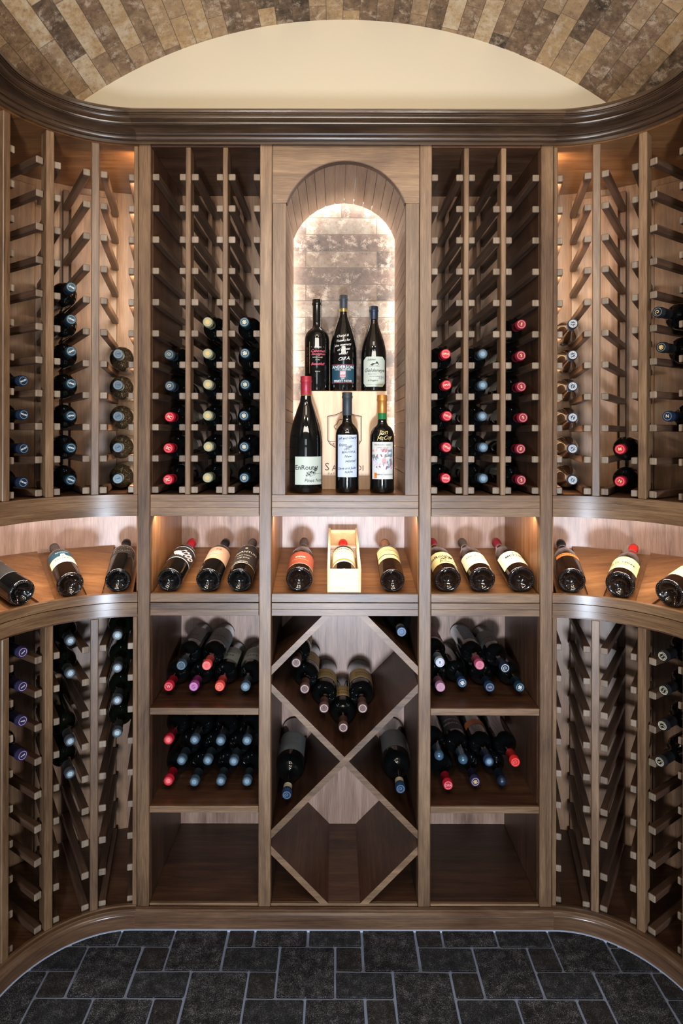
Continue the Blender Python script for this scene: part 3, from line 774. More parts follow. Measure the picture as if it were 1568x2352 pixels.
def put(root, base, tip, label, group=None, up=(0, 0, 1), roll=0):
    base, tip = Vector(base), Vector(tip); z = (tip-base).normalized(); u = Vector(up)
    y = -(u-z*u.dot(z)).normalized(); x = y.cross(z)
    m_ = Matrix((x, y, z)).transposed().to_4x4() @ Matrix.Rotation(roll, 4, 'Z')
    root.matrix_world = Matrix.Translation(base) @ m_
    root.location = base; root.rotation_euler = m_.to_euler()
    tag(root, label, 'bottle', group)
    n = len(label.split())
    if not 4 <= n <= 16: print('LABEL LEN', n, label)
    if label in LABELS: print('DUP LABEL', label)
    LABELS[label] = 1
    return root
ORD = ['bottom bottle', 'second from bottom', 'third from bottom', 'fourth from bottom', 'fifth from bottom', 'sixth from bottom', 'seventh from bottom']
rj = random.Random(5)
def rack_straight(proto, col, ks, look, where, group, pull=None):
    """bottles lying in a straight rack column; ks lists the rail rows from the top"""
    cx, g = col; r = .0375; first = True
    for i, k in enumerate(sorted(ks, reverse=True)):
        o = proto if first else copy_tree(proto); first = False
        yc = YF+(pull[i] if pull else .020)+rj.uniform(-.003, .003); z = H+ROWS[k]+.0095+math.sqrt(r*r-g*g)+.0003
        jx = rj.uniform(-.0015, .0015)
        put(o, (cx, yc+.300, z), (cx+jx, yc, z), '%s, %s in %s' % (look, ORD[i], where), group, roll=rj.uniform(-.5, .5))
def rack_curved(proto, s, k, ks, rows, look, where, group, ro=None, drop=None):
    ax = math.radians(AX[k]); c = Vector(W(s, TH[k], .322)); d = Vector((s*math.sin(ax), math.cos(ax))); r = .0375; g = .0299; first = True
    for i, q in enumerate(sorted(ks, reverse=True)):
        o = proto if first else copy_tree(proto); first = False
        b0_ = (ro[i] if ro else .33)-.322+rj.uniform(-.002, .002)
        z = H+rows[q]+.0095+math.sqrt(r*r-g*g)+.0003; dz = drop[i] if drop else 0
        p, e = c+d*b0_, c+d*(b0_+.300)
        put(o, (e.x, e.y, z+dz*.6), (p.x, p.y, z-dz*.4), '%s, %s in %s' % (look, ORD[i], where), group, roll=rj.uniform(-.6, .6))
lab_back = lambda mat, desc: [dict(z0=.07, z1=.16, hw=.05, mat=mat, desc=desc)]

# upper left curved rack
rack_curved(make_bottle(cap='steel', glass='glass_dusty', emblem=('text', 'ink', '1989', 'midgrey')), -1, 0, range(6, 11), ROWS,
            'dusty bottle with grey-blue cap', "left curved rack's column nearest the stile", 'dusty bottles in the left curved rack')
rack_curved(make_bottle(cap='teal', emblem=('text', 'white', 'LEWIS', 'greyblue')), -1, 1, range(4, 11), ROWS,
            'dark bottle with teal cap', "upper left curved rack's second column", 'teal-capped bottles in the left curved rack')
rack_curved(make_bottle(cap='navy', emblem=('text', 'white', 'FAUST', 'greyblue')), -1, 2, range(7, 11), ROWS,
            'bottle with lettered navy cap', 'upper left curved rack', 'navy-capped bottles in the left curved rack')
# upper right curved rack
rack_curved(make_bottle(kind='burg', r=.0375, glass='glass_brown', cap='navy', emblem=('dots', 'white')), 1, 0, range(5, 11), ROWS,
            'brown bottle with white-ringed cap', "right curved rack's column nearest the stile", 'brown bottles in the right curved rack')
rack_curved(make_bottle(cap='red', emblem=('text', 'gold', 'M', 'coral')), 1, 1, (9, 10), ROWS,
            'red-capped bottle', "upper right curved rack's second column", 'red-capped bottles in the right curved rack')
rack_curved(make_bottle(cap='black', emblem=('swirl', 'gold', '', 'greyblue')), 1, 2, (5, ), ROWS,
            'uppermost black-capped bottle lying alone', 'upper right curved rack near the frame edge', 'black-capped bottles in the right curved rack', ro=(.272, ))
rack_curved(make_bottle(cap='black', emblem=('flower', 'gold', '', 'greyblue')), 1, 2, (6, ), ROWS,
            'middle black-capped bottle with gold emblem', 'upper right curved rack near frame edge', 'black-capped bottles in the right curved rack', ro=(.29, ))
rack_curved(make_bottle(cap='navy', emblem=('text', 'cream', 'N', 'greyblue')), 1, 2, (8, ), ROWS,
            'navy cap with cream letter, lowest of three', 'upper right curved rack near frame edge', 'black-capped bottles in the right curved rack', ro=(.322, ))
for o in C.objects:
    if o.get('label', '').endswith('frame edge') or o.get('label', '').endswith('frame edge'):
        o['label'] = o['label'].replace(', bottom bottle in', ', in')
# straight racks
rack_straight(make_bottle(cap='red', emblem=('text', 'cream', 'SC', 'coral'), labels=lab_back('paper', 'pale paper label')), colsL[0], (8, 9, 10),
              'red-capped bottle', "left straight rack's left column", 'red-capped bottles in the left straight rack', pull=(.004, .004, .014))
pr = make_bottle(cap='steel', emblem=('swirl', 'cream', '', 'midgrey'))
rack_straight(pr, colsL[0], (6, 7), 'grey-blue-capped bottle above the red caps', "left straight rack's left column", 'grey-blue-capped bottles in the left straight rack')
rack_straight(make_bottle(kind='bord', cap='sage', emblem=('disc', 'ochre')), colsL[1], range(5, 11),
              'sage-capped bottle', "left straight rack's middle column", 'sage-capped bottles in the left straight rack')
rack_straight(make_bottle(cap='teal', emblem=('flower', 'cream', '', 'greyblue')), colsL[2], range(5, 11),
              'teal-capped bottle with cream emblem', "left straight rack's right column", 'emblem-capped bottles beside the niche')
rack_straight(make_bottle(cap='red', emblem=('text', 'cream', 'OPUS', 'coral'), labels=lab_back('greenpaper', 'pale green-grey label')), colsR[0], range(6, 11),
              'red cap with cream lettering', "right straight rack's left column", 'red-capped bottles beside the niche', pull=(.02, .02, .008, .02, .02))
rack_straight(make_bottle(cap='steel', emblem=('disc', 'greyblue'), labels=lab_back('greenpaper', 'pale green-grey label')), colsR[1], range(6, 11),
              'steel-grey-capped bottle', "right straight rack's middle column", 'steel-capped bottles in the right straight rack')
rack_straight(make_bottle(cap='deepred', emblem=('text', 'gold', 'S', 'rose'), labels=lab_back('paper', 'pale paper label')), colsR[2], range(5, 11),
              'dark red cap with gold centre', "right straight rack's right column", 'dark red-capped bottles in the right straight rack', pull=(.016, .02, .004, .02, .02, .02))
# lower left curved rack
rack_curved(make_bottle(kind='bord', glass='glass_green', cap='charcoal', emblem=('disc', 'palesilver')), -1, 0, (0, 1, 2, 3), LROWS,
            'bottle with pale disc cap', "lower left curved rack's column nearest stile", 'pale-capped bottles in the lower left rack', drop=(.020, .014, .008, 0))
rack_curved(make_bottle(kind='bord', glass='glass_green', cap='charcoal', emblem=('disc', 'palesilver')), -1, 1, (0, 1, 3, 4), LROWS,
            'pale-disc-capped bottle', "lower left curved rack's second column", 'pale-capped bottles in the lower left second column', drop=(.022, .022, 0, 0))
rack_curved(make_bottle(cap='purple', emblem=('text', 'white', 'nickel', 'lilac')), -1, 2, (0, 1, 2, 3), LROWS,
            'bottle with purple cap', 'lower left curved rack', 'purple-capped bottles in the lower left rack')
rack_curved(make_bottle(cap='black', emblem=('dots', 'cream')), 1, 2, (0, 1, 2, 3), LROWS,
            'bottle with black ring-lettered cap', 'lower right curved rack', 'black-capped bottles in the lower right rack', ro=(.285, .30, .305, .300))

# shelf piles -------------------------------------------------------
def lab(mat, z0=.07, z1=.155, hw=.045, desc='paper label', draw=None, cut=0): return [dict(z0=z0, z1=z1, hw=hw, mat=mat, desc=desc, draw=draw, cut=cut)]
def lines(d, hw, hh):
    d.text('ESTATE', 0, hh*.35, hw*.34, 'ink'); d.rect(-hw*.6, hw*.6, -hh*.1, -hh*.05, 'midgrey', .0002); d.scribble(-hw*.5, hw*.5, -hh*.45, hh*.2, 'midgrey', .0004, seed=9)
def pile(px, py, Yc, label, group, proto, bx=None, bz=None, Lb=.295, roll=0, shelf=None):
    tip = P(px, py, Yc); base = Vector((bx if bx is not None else tip.x, Yc+Lb, (H+bz) if bz is not None else tip.z))
    put(proto, base, tip, label, group, roll=roll)
def mkp(cap, em=None, **k): return make_bottle(cap=cap, emblem=em, **k)
G = 'bottles on the upper shelf of the left cabinet'; z1 = SH[0]+.0380; z2 = z1+.0650
def T(x, y, z): return Vector((x, y, H+z))
def lie(proto, x, z, ytip, label, group, dx=0, dz=0, L=.300, roll=0):
    put(proto, T(x+dx, min(ytip+L, YB-.004), z+dz), T(x, ytip, z), label, group, roll=roll)
lie(mkp('red', ('text', 'rose', 'W', 'coral')), -.5435, z1, 1.845, 'red-capped bottle lying leftmost on the left cabinet upper shelf', G)
lie(mkp('magenta', ('dots', 'lilac')), -.4660, z1, 1.845, 'magenta-capped bottle lying low on the left cabinet upper shelf', G)
lie(mkp('coral', ('swirl', 'cream', '', 'orange'), labels=lab('greenpaper', .06, .17, .05, 'pale label with dark seal', lines)), -.3860, z1, 1.845, 'coral-capped bottle with pale label on the left cabinet upper shelf', G, roll=.3)
lie(mkp('steel', ('disc', 'greyblue'), labels=lab('greenpaper', .06, .17, .05, 'pale label', lines)), -.3060, z1, 1.845, 'grey-capped bottle at the right end of left cabinet upper shelf', G, roll=-.2)
lie(mkp('steel', ('swirl', 'midgrey', '', 'greyblue'), labels=lab('greypaper', .05, .16, .045, 'grey label with dark band', lines)), -.5048, z2, 1.850, 'grey-capped bottle resting on top of two in left upper shelf pile', G, roll=.3)
lie(mkp('coral', ('dots', 'rose'), labels=lab('greypaper', .05, .17, .055, 'wide grey-brown label', lines)), -.4260, z2, 1.850, 'coral-capped bottle resting on the magenta-capped one in left cabinet', G, roll=-.5)
G = 'bottles stacked on the lower shelf of the left cabinet'; pit = .0811; x0 = -.5437; dz_ = .0636; zb = SH[1]+.0380
names3 = ['bottom row', 'middle row', 'top row']; pos = ['far left', 'second from left', 'third from left', 'far right']; posm = ['left', 'centre', 'right']
pst = mkp('steel', ('disc', 'greyblue'), labels=lab('darkpaper')); used = False
for row in range(3):
    n = 3 if row == 1 else 4
    for k in range(n):
        x = x0+pit*k+(pit/2 if row == 1 else 0); red = (k == 0 and row != 1)
        if red: o = mkp('red', ('disc', 'coral'))
        else:
            o = copy_tree(pst) if used else pst; used = True
        lie(o, x, zb+dz_*row, 1.842+rj.uniform(-.004, .008), '%s-capped bottle, %s of the %s on left cabinet lower shelf' % ('red' if red else 'grey', posm[k] if row == 1 else pos[k], names3[row]), G, roll=rj.uniform(-.4, .4))
G = 'bottles on the upper shelf of the right cabinet'
lie(mkp('mauve', ('dots', 'rose')), .2975, z1, 1.845, 'mauve-capped bottle at lower left of right cabinet upper shelf', G)
lie(mkp('silver', ('text', 'plum', 'R', 'pinkish'), labels=lab('plum', .07, .17, .05, 'dull red label')), .2958, z2+.011, 1.850, 'white-and-red-capped bottle atop the mauve-capped one in right cabinet', G)
lie(mkp('blue', ('flower', 'white', '', 'greyblue'), L=.262, r=.0365), .372, z1-.001, 1.880, 'blue-capped shorter bottle set back on right cabinet upper shelf', G, L=.26)
lie(mkp('blue', ('text', 'rose', '1421', 'greyblue'), kind='bord', r=.0375, labels=lab('greypaper', .10, .17, .04, 'grey label')), .4500, z1, 1.845, 'bottle with red-lettered blue cap low in the right cabinet upper shelf', G)
lie(mkp('teal', ('flower', 'white', '', 'greyblue')), .5430, z1, 1.845, 'teal-capped bottle at lower right of right cabinet upper shelf', G)
lie(mkp('navy', ('swirl', 'white', '', 'white'), labels=lab('greypaper', .06, .16, .045, 'grey label', lines)), .4970, z1+.0595, 1.850, 'navy-capped bottle with white crest resting between two right cabinet bottles', G, roll=.5)
lie(mkp('pink', ('dots', 'rose'), r=.036, labels=lab('greyblue', .03, .16, .05, 'grey-blue label', lines)), .4185, z1+.0685, 1.850, 'pink-capped bottle topmost on the right cabinet upper shelf', G, dz=.0, roll=-.8)
G = 'bottles stacked on the lower shelf of the right cabinet'
lie(mkp('red', ('text', 'rose', 'OPA', 'rose')), .3180, zb, 1.825, 'bright red cap lettered at lower left of right cabinet lower shelf', G)
lie(mkp('purple', ('flower', 'gold', '', 'lilac')), .4060, zb, 1.845, 'purple cap with yellow emblem on the right cabinet lower shelf', G)
lie(mkp('navy', None, dome=True), .4900, zb, 1.845, 'dark blue domed cap at lower right of right cabinet lower shelf', G)
lie(mkp('bluedome', None, dome=True), .2945, zb+.078, 1.850, 'pale blue domed cap at far left of right cabinet lower shelf', G)
lie(mkp('bluedome', None, dome=True, labels=lab('darkpaper', .07, .17, .05, 'dark label with white lettering', lambda d, hw, hh: (d.text('ZINFANDEL', 0, hh*.3, hw*.28, 'white'), d.text('NAPA VALLEY', 0, -hh*.2, hw*.2, 'white')))), .3690, zb+.066, 1.850, 'second blue domed cap, beside an orange-labelled bottle in right cabinet', G)
lie(mkp('blue', ('disc', 'greyblue'), labels=[dict(z0=.10, z1=.135, hw=.045, mat='orange', desc='orange band label')]), .4480, zb+.0622, 1.850, 'blue-capped bottle with orange band label on right cabinet lower shelf', G)
lie(mkp('scarlet', ('swirl', 'rose', '', 'coral')), .5265, zb+.066, 1.835, 'scarlet-capped bottle leaning on the right side panel of right cabinet', G)

# diamond bin bottles ---------------------------------------------
G = 'brown-capped bottles in the upper diamond'
def crest(d, hw, hh): d.text('DOMAINE', 0, hh*.45, hw*.22, 'inkbrown'); d.text('FRANCE', 0, -hh*.1, hw*.26, 'ink'); d.rect(-hw, hw, -hh, -hh*.9, 'cream', .0002); d.rect(-hw, hw, hh*.9, hh, 'cream', .0002)
pd = make_bottle(kind='bord', r=.0412, L=.296, cap='brown', emblem=('text', 'inkbrown', 'R', 'capring'), labels=lab('ochre', .085, .16, .05, 'ochre label with small lettering', crest))
dl = [((-.003, -.9070), 'lowest, in the point of the V'), ((-.0628, -.8475), 'second up the left board'), ((.0568, -.8475), 'alone on the right board'),
      ((-.1226, -.7875), 'third up the left board'), ((-.1490, -.7070), 'uppermost, tucked under the left board')]
first = True
for (x, z), wh in dl:
    o = pd if first else copy_tree(pd); first = False
    lie(o, x, z, 1.842, 'brown-capped bottle in the diamond bin, '+wh, G, L=.296, roll=rj.uniform(-.25, .25))
def kl(d, hw, hh): d.text('Vineyard', 0, hh*.4, hw*.3, 'midgrey', shear=.3); d.rect(-hw*.9, hw*.9, -hh*.85, -hh*.8, 'midgrey', .0002); d.text('RESERVE', 0, -hh*.2, hw*.2, 'midgrey')
def mag(): return make_bottle(kind='bord', r=.0455, L=.335, rn=.0128, cap='blue', caplen=.022, emblem=('swirl', 'greyblue', '', 'greyblue'), neckband=('p_cream', .018), labels=lab('greypaper', .08, .18, .055, 'pale grey label', kl))
put(mag(), T(-.1715, 2.142, -1.0600), T(-.1745, 1.808, -1.096), 'large bottle with blue cap in the left triangle of the diamond bin', 'large bottles in the side triangles')
put(mag(), T(.1715, 2.142, -1.0600), T(.1705, 1.808, -1.075), 'large bottle with blue cap in the right triangle of the diamond bin', 'large bottles in the side triangles')
put(mag(), T(.1715, 2.142, -.5975), T(.1725, 1.808, -.5990), 'large bottle with blue cap in the top right corner of the diamond bin', 'large bottles in the side triangles')

# niche: standing bottles and wine crate --------------------------
def crate():
    root = empty('wine_crate', (0, 2.03, H+ZU), 'pale pine wine crate standing on end in the niche, branded with a shield', 'crate')
    x0, x1, y0, y1, z0, z1_ = -.1085, .1395, 1.955, 2.105, H+ZU, H+.141
    pbox(root, 'side_board', M['pine'], x0, x0+.010, y0+.009, y1, z0, z1_); pbox(root, 'side_board', M['pine'], x1-.010, x1, y0+.009, y1, z0, z1_)
    pbox(root, 'end_board', M['pine_y'], x0+.010, x1-.010, y0+.009, y1, z1_-.010, z1_); pbox(root, 'end_board', M['pine_y'], x0+.010, x1-.010, y0+.009, y1, z0, z0+.01)
    pbox(root, 'rear_panel', M['pine'], x0+.010, x1-.010, y1-.008, y1, z0+.01, z1_-.01)
    lid = pbox(root, 'front_panel', M['pine'], x0, x1, y0, y0+.009, z0, z1_)
    xc = .0005
    d = Decal(lambda u, v, l: (xc+u, y0-.0004-l, z0+v))
    sh = [(0, .259), (-.016, .251), (-.030, .245), (-.055, .240), (-.055, .162), (-.048, .150), (-.030, .138), (0, .121)]
    sh = sh+[(-a, b_) for a, b_ in sh[::-1]]
    d.stroke(sh, .0026, 'burn'); d.stroke([(a*.94, .19+(b_-.19)*.94) for a, b_ in sh], .0009, 'burn')
    d.stroke([(.031*math.cos(t)*(1+.12*math.cos(6*t)), .206+.024*math.sin(t)*(1+.12*math.cos(6*t))) for t in [2*PI*k/48 for k in range(49)]], .0018, 'burn')
    d.stroke([(-.050, .158), (.050, .158)], .0018, 'burn'); d.stroke([(0, .158), (0, .185)], .003, 'burn')
    for x in (-.036, .036): d.stroke([(x-.0012, .150), (x+.0012, .150)], .003, 'burn')
    for ch, x in zip('SAFFREDI', (-.0572, -.0330, -.0135, .0005, .0150, .0310, .0470, .0605)):
        d.text(ch, x, .0735 if ch == 'S' else .070, .036 if ch == 'S' else .026, 'burn')
    for k, ch in enumerate('FATTORIA'): d.text(ch, -.0510+.0080*k, .0515, .0105, 'burn')
    d.stroke([(x0+.004-xc, .045), (x1-.004-xc, .045)], .0008, 'burn')  # shaded groove painted in as a dark line, not part of the branding
    o = d.build('brand_and_groove', None); keep(o, root)
crate()
def vine(d, u, v, s_, m_, seed=1):
    r = random.Random(seed)
    for k in range(9):
        t = k/8; cu, cv = u+s_*(t*1.1-.45), v+s_*(.6*t*t-.1)
        d.stroke([(cu, cv), (cu+s_*r.uniform(-.25, .25), cv-s_*r.uniform(.1, .45)), (cu+s_*r.uniform(-.3, .3), cv+s_*r.uniform(-.3, .3))], .0006, m_)
        for q in range(3):
            a = r.uniform(0, 6.28); e = s_*.10; c = (cu+s_*r.uniform(-.16, .16), cv+s_*r.uniform(-.2, .16))
            d.poly([(c[0]+e*math.cos(a), c[1]+e*math.sin(a)), (c[0]+e*.5*math.cos(a+2), c[1]+e*.5*math.sin(a+2)), (c[0]-e*math.cos(a), c[1]-e*math.sin(a)), (c[0]+e*.5*math.cos(a-2), c[1]+e*.5*math.sin(a-2))], m_, .0003)
def enroute(d, hw, hh):
    d.text('EnRoute', -hw*.25, hh*.22, hw*.42, 'ink', bold=.008); vine(d, hw*.12, -hh*.12, hw*.62, 'ink'); d.text('Pinot Noir', hw*.30, -hh*.70, hw*.30, 'ink', shear=.2)
    d.text('RUSSIAN RIVER VALLEY', hw*.55, -hh*.22, hw*.09, 'midgrey')
def stand(proto, px, Y, ztop, label, roll=0):
    x = P(px, 1000, Y).x; put(proto, (x, Y, H+ztop), (x, Y, H+ztop+.1), label, 'standing bottles in the arched niche', up=(0, -1, 0), roll=roll)
stand(make_bottle(kind='burg', r=.0520, L=.362, rn=.0158, cap='crimson', caplen=.058, neckband=('glass_amber', .010), ring=False, glass='glass',
      labels=[dict(z0=.027, z1=.113, hw=.0480, mat='greenpaper', desc='off-white label with vine drawing', draw=enroute)]),
      702.5, 1.868, ZU, 'tall red-capped magnum at front left of the niche with vine-drawn label', roll=.28)
def notes(d, hw, hh):
    vine(d, 0, hh*.35, hw*.5, 'midgrey', 4)
    for t, u, v, sz in (('Jeff and Cheryl', 0, .84, .30), ('Enjoy', -.45, .52, .34), ('your', .15, .46, .30), ('BEAUTIFUL', .12, .18, .27), ('New', .05, -.02, .33), ('Home!', .30, -.24, .36),
                        ('Dave and Jude', -.05, -.58, .30), ('NAPA', .12, -.76, .28)):
        d.text(t, u*hw, v*hh, sz*hw, 'ink', shear=.25, rot=.06, bold=.006)
    d.rect(-hw*.8, -hw*.25, hh*.70, hh*.705, 'ink', .0003); d.rect(hw*.25, hw*.8, hh*.70, hh*.705, 'ink', .0003)
stand(make_bottle(kind='round', r=.0365, L=.312, rn=.0142, cap='charcoal', caplen=.072, ring=False,
      labels=[dict(z0=.050, z1=.180, hw=.0335, mat='bluepaper', desc='white label covered in handwriting', draw=notes)]),
      797, 1.862, ZU, 'grey-capped bottle at front centre of the niche with handwritten label')
def art(d, hw, hh):
    r = random.Random(3)
    for k in range(46):
        u, v = r.uniform(-1, .75)*hw, r.uniform(-.42, .62)*hh; a, b_ = r.uniform(.12, .4)*hw, r.uniform(.05, .13)*hh
        d.poly([(max(-hw, u-a*.5), v-b_), (min(hw, u+a), v-b_*.7), (min(hw, u+a*.8), v+b_), (max(-hw, u-a*.3), v+b_*.8)], r.choice(['rose', 'greyblue', 'lilac', 'plum', 'paper', 'greypaper', 'bluepaper', 'rose']), .0001+.00001*k)
    d.text('FREEMARK ABBEY', 0, hh*.84, hw*.19, 'midgrey'); d.text('NAPA VALLEY', 0, hh*.70, hw*.16, 'midgrey'); d.text('CABERNET SAUVIGNON', hw*.15, -hh*.75, hw*.15, 'ink')
    d.poly([(-hw*.75, -hh*.95), (-hw*.5, -hh*.95), (-hw*.5, -hh*.65), (-hw*.75, -hh*.65)], 'orange', .0004)
def sign_gold(root, kind, r, L, rn, words, mat='gold'):
    """handwriting laid on the glass, following the bottle's own outline"""
    pr = [q for q in body_profile(kind, r, L, rn) if q[0] > rn*.5][3:]
    def rad(z):
        for k in range(len(pr)-1):
            (a, za), (b_, zb_) = pr[k], pr[k+1]
            if za <= z <= zb_ and zb_ > za: return a+(b_-a)*(z-za)/(zb_-za)
        return r
    def fn(u, v, l): q = rad(v)+.0005+l; return (q*math.sin(u/q), -q*math.cos(u/q), v)
    d = Decal(fn)
    for t, uu, vv, s_ in words: d.text(t, uu, vv, s_, mat, shear=.45, rot=.12)
    d.build('handwriting', root)
o = make_bottle(kind='round', r=.0380, L=.304, rn=.0138, cap='copper', caplen=.056, neckband=('glass_emerald', .020), ring=False,
      labels=[dict(z0=.044, z1=.158, hw=.037, mat='paper', desc='pastel painted label', draw=art)])
stand(o, 877, 1.862, ZU, 'copper-capped bottle at front right of the niche with pastel painted label')
sign_gold(o, 'round', .038, .304, .0138, [('Jon', .000, .187, .022), ('McCoy', .004, .170, .017)])
def ander(d, hw, hh):
    d.rect(-hw, hw, hh*.94, hh, 'plum', .0002); d.rect(-hw, hw, -hh, -hh*.94, 'plum', .0002)
    d.text('ANDERSON', 0, hh*.70, hw*.34, 'white', bold=.012); d.text('FAMILY VINEYARD', 0, hh*.42, hw*.16, 'white')
    d.rect(-hw*.22, hw*.22, -hh*.38, hh*.32, 'rose', .0002); d.scribble(-hw*.2, hw*.2, hh*.05, hh*.3, 'white', .0008, .0004, 4, 14); d.scribble(-hw*.2, hw*.2, -hh*.2, hh*.2, 'plum', .0008, .0004, 6, 12)
    d.text('2005', 0, -hh*.50, hw*.15, 'white'); d.text('PINOT NOIR', 0, -hh*.80, hw*.26, 'white', bold=.012)
o = make_bottle(kind='round', r=.0415, L=.312, rn=.0150, cap='glass_green', caplen=.008, ring=False, glass='glass')
def cab(rt):
    rl = .0419; d = Decal(lambda a, v, l: ((rl+l)*math.sin(a/rl), -(rl+l)*math.cos(a/rl), v))
    d.stroke([(-.018, .148), (.026, .148)], .0008, 'gold'); d.text('Beaune', .004, .1475, .008, 'white', shear=.4)
    d.text('Cabernet', .004, .134, .0125, 'pinkish', shear=.4, bold=.01); d.text('Sauvignon', .006, .124, .0120, 'pinkish', shear=.4, bold=.01)
    d.text('NAPA VALLEY', .004, .113, .0055, 'cream'); d.text('2 0 0 2', .004, .105, .0055, 'cream'); d.text('Beautiful!', .004, .091, .0120, 'pinkish', shear=.4, bold=.01)
    d.text('ESTATE', .004, .066, .005, 'cream'); d.text('SILVER ROSE', -.033, .115, .0120, 'inkbrown', rot=PI/2, bold=.01); d.stroke([(-.024, .06), (-.024, .165)], .0008, 'ochre')
    d.build('painted_lettering', rt)
cab(o); stand(o, 727, 2.015, .141, 'dark uncapped bottle with pink script, back left on the crate')
o = make_bottle(kind='burg', r=.0455, L=.328, rn=.0130, cap='charcoal', caplen=.046, ring=False, neckband=('glass_amber', .016), glass='glass',
    labels=[dict(z0=.028, z1=.090, hw=.0425, mat='anders', desc='dark teal label with white lettering', draw=ander)])
stand(o, 788, 2.020, .141, 'burgundy-shaped bottle with teal label at back centre on the crate', roll=-.06)
sign_gold(o, 'burg', .0455, .328, .0130, [('Cheryl &', -.002, .186, .0115), ('Thanks for', 0, .170, .0115), ('the memory', 0, .155, .0115), ('of a great', .002, .140, .0115), ('week!', 0, .126, .0125), ('Cliff A.', .004, .109, .0150)], 'straw')
def golden(d, hw, hh):
    d.text('Jubilee', -hw*.25, hh*.80, hw*.24, 'ink', shear=.3); 
    duck = [(-.35, .45), (-.2, .40), (.2, .40), (.38, .47), (.30, .55), (.27, .64), (.18, .68), (.10, .62), (.08, .54), (-.15, .56)]
    d.poly([(a*hw, b_*hh) for a, b_ in duck], 'ink', .0003); d.rect(-hw*.42, hw*.42, hh*.36, hh*.38, 'ink', .0003)
    d.text('Goldeneye', 0, hh*.08, hw*.40, 'ink', shear=.35, bold=.004); d.text('Pinot Noir', -hw*.2, -hh*.16, hw*.16, 'midgrey', shear=.2)
    d.rect(-hw*.4, hw*.5, -hh*.30, -hh*.32, 'midgrey', .0003); d.text('4 Duggers', -hw*.15, -hh*.58, hw*.2, 'ink', shear=.3); d.scribble(hw*.35, hw*.9, -hh*.4, hh*.3, 'ink', .0005, seed=8)
    d.rect(-hw*.75, hw*.75, -hh*.84, -hh*.85, 'midgrey', .0003)
stand(make_bottle(kind='burg', r=.0430, L=.290, rn=.0135, cap='navy', caplen=.044, ring=False, glass='glass',
      labels=[dict(z0=.016, z1=.116, hw=.0410, mat='greenpaper', desc='octagonal pale green label', draw=golden, cut=.012)]),
      857.5, 2.015, .141, 'burgundy-shaped bottle with pale octagonal label, back right on the crate')

for o in C.objects:
    l_ = o.get('label', '')
    if l_.startswith('grey-blue-capped bottle above the red caps'):
        o['label'] = ('lower' if 'bottom bottle' in l_ else 'upper')+" of two grey-blue-capped bottles above the red caps, left straight rack's left column"
# display row ------------------------------------------------------
def show(proto, bpx, label, L=.300, X=None, r=.0375, roll=0):
    Yb = 1.806; e = math.atan(SL); x = P(bpx, 1340, Yb).x if X is None else X
    c = T(x, Yb, 0); zc = zslope(Yb)+r/math.cos(e)+.0006
    base = T(x, Yb+.0, zc); tip = base+Vector((0, math.cos(e), math.sin(e)))*L
    put(proto, base, tip, label, 'bottles leaning on the lit display shelves', roll=roll)
def hands(d, hw, hh):
    d.rect(-hw, hw, hh*.93, hh, 'white', .0002); d.rect(-hw, hw, -hh, -hh*.93, 'white', .0002)
    for sg, u0 in ((1, 0.0), (-1, -.45)):
        for k in range(4):
            u = hw*(u0+.22*k*1.05*(1 if sg > 0 else .6)); v = hh*(.05-.10*k if sg > 0 else -.05-.06*k); w_ = hw*(.13 if sg > 0 else .08); a = .5 if sg > 0 else -.4
            pts = [(0, 1.1), (-.8, .9), (-1, .0), (-.8, -.8), (0, -1.1), (.8, -.8), (1, .0), (.8, .9)]
            c_, s_ = math.cos(a), math.sin(a)
            tr = lambda q, f: (u+(q[0]*w_*f*c_-q[1]*hh*.5*f*s_)*-1, v+(q[0]*w_*f*s_+q[1]*hh*.5*f*c_))
            d.poly([tr(q, 1) for q in pts], 'skinshade', .0003+.0001*k); d.poly([tr(q, .85) for q in pts], 'skin', .0005+.0001*k)
def simple(title, ink='ink', sub=('NAPA VALLEY',), sz=.36, shear=0, top=.35):
    def f(d, hw, hh):
        d.text(title, 0, hh*top, hw*sz, ink, shear=shear, bold=.006)
        for k, t in enumerate(sub): d.text(t, 0, hh*(top-.38-.26*k), hw*.16, ink)
    return f
show(make_bottle(cap='red', glass='glass', labels=lab('darkpaper', .085, .170, .052, 'black label picturing pale hands', hands)), 389, 'red-capped bottle with hands label, leftmost on left straight display shelf', roll=.25)
def aia(d, hw, hh): d.text('AIA', 0, hh*.55, hw*.24, 'inkbrown'); d.text('CABERNET BLEND', -hw*.2, hh*.12, hw*.13, 'white'); d.text('NAPA VALLEY', -hw*.2, -hh*.10, hw*.13, 'white'); d.text('2 0 0 8', -hw*.2, -hh*.55, hw*.12, 'white')
show(make_bottle(cap='black', glass='glass', emblem=None, labels=lab('tanpaper', .080, .170, .050, 'tan label', aia)), 478, 'black-capped bottle with tan label, middle of left straight display shelf', roll=.15)
def quant(d, hw, hh):
    d.poly([(math.cos(t)*.0045, hh*.72+math.sin(t)*.0045) for t in [k*PI/5 for k in range(10)]], 'gold', .0003)
    d.text('QUANTUM', 0, hh*.28, hw*.30, 'cream'); d.text('NAPA VALLEY', 0, -hh*.12, hw*.14, 'cream'); d.text('RED WINE', 0, -hh*.40, hw*.15, 'cream'); d.text('BERINGER', -hw*.05, -hh*.84, hw*.17, 'cream'); d.rect(-hw, hw, -hh, -hh*.965, 'cream', .0002)
show(make_bottle(cap='taupe', glass='glass', labels=lab('darkpaper', .045, .175, .055, 'dark label with pale lettering', quant)), 550, 'bottle with dark pale-lettered label, rightmost on left straight display shelf')
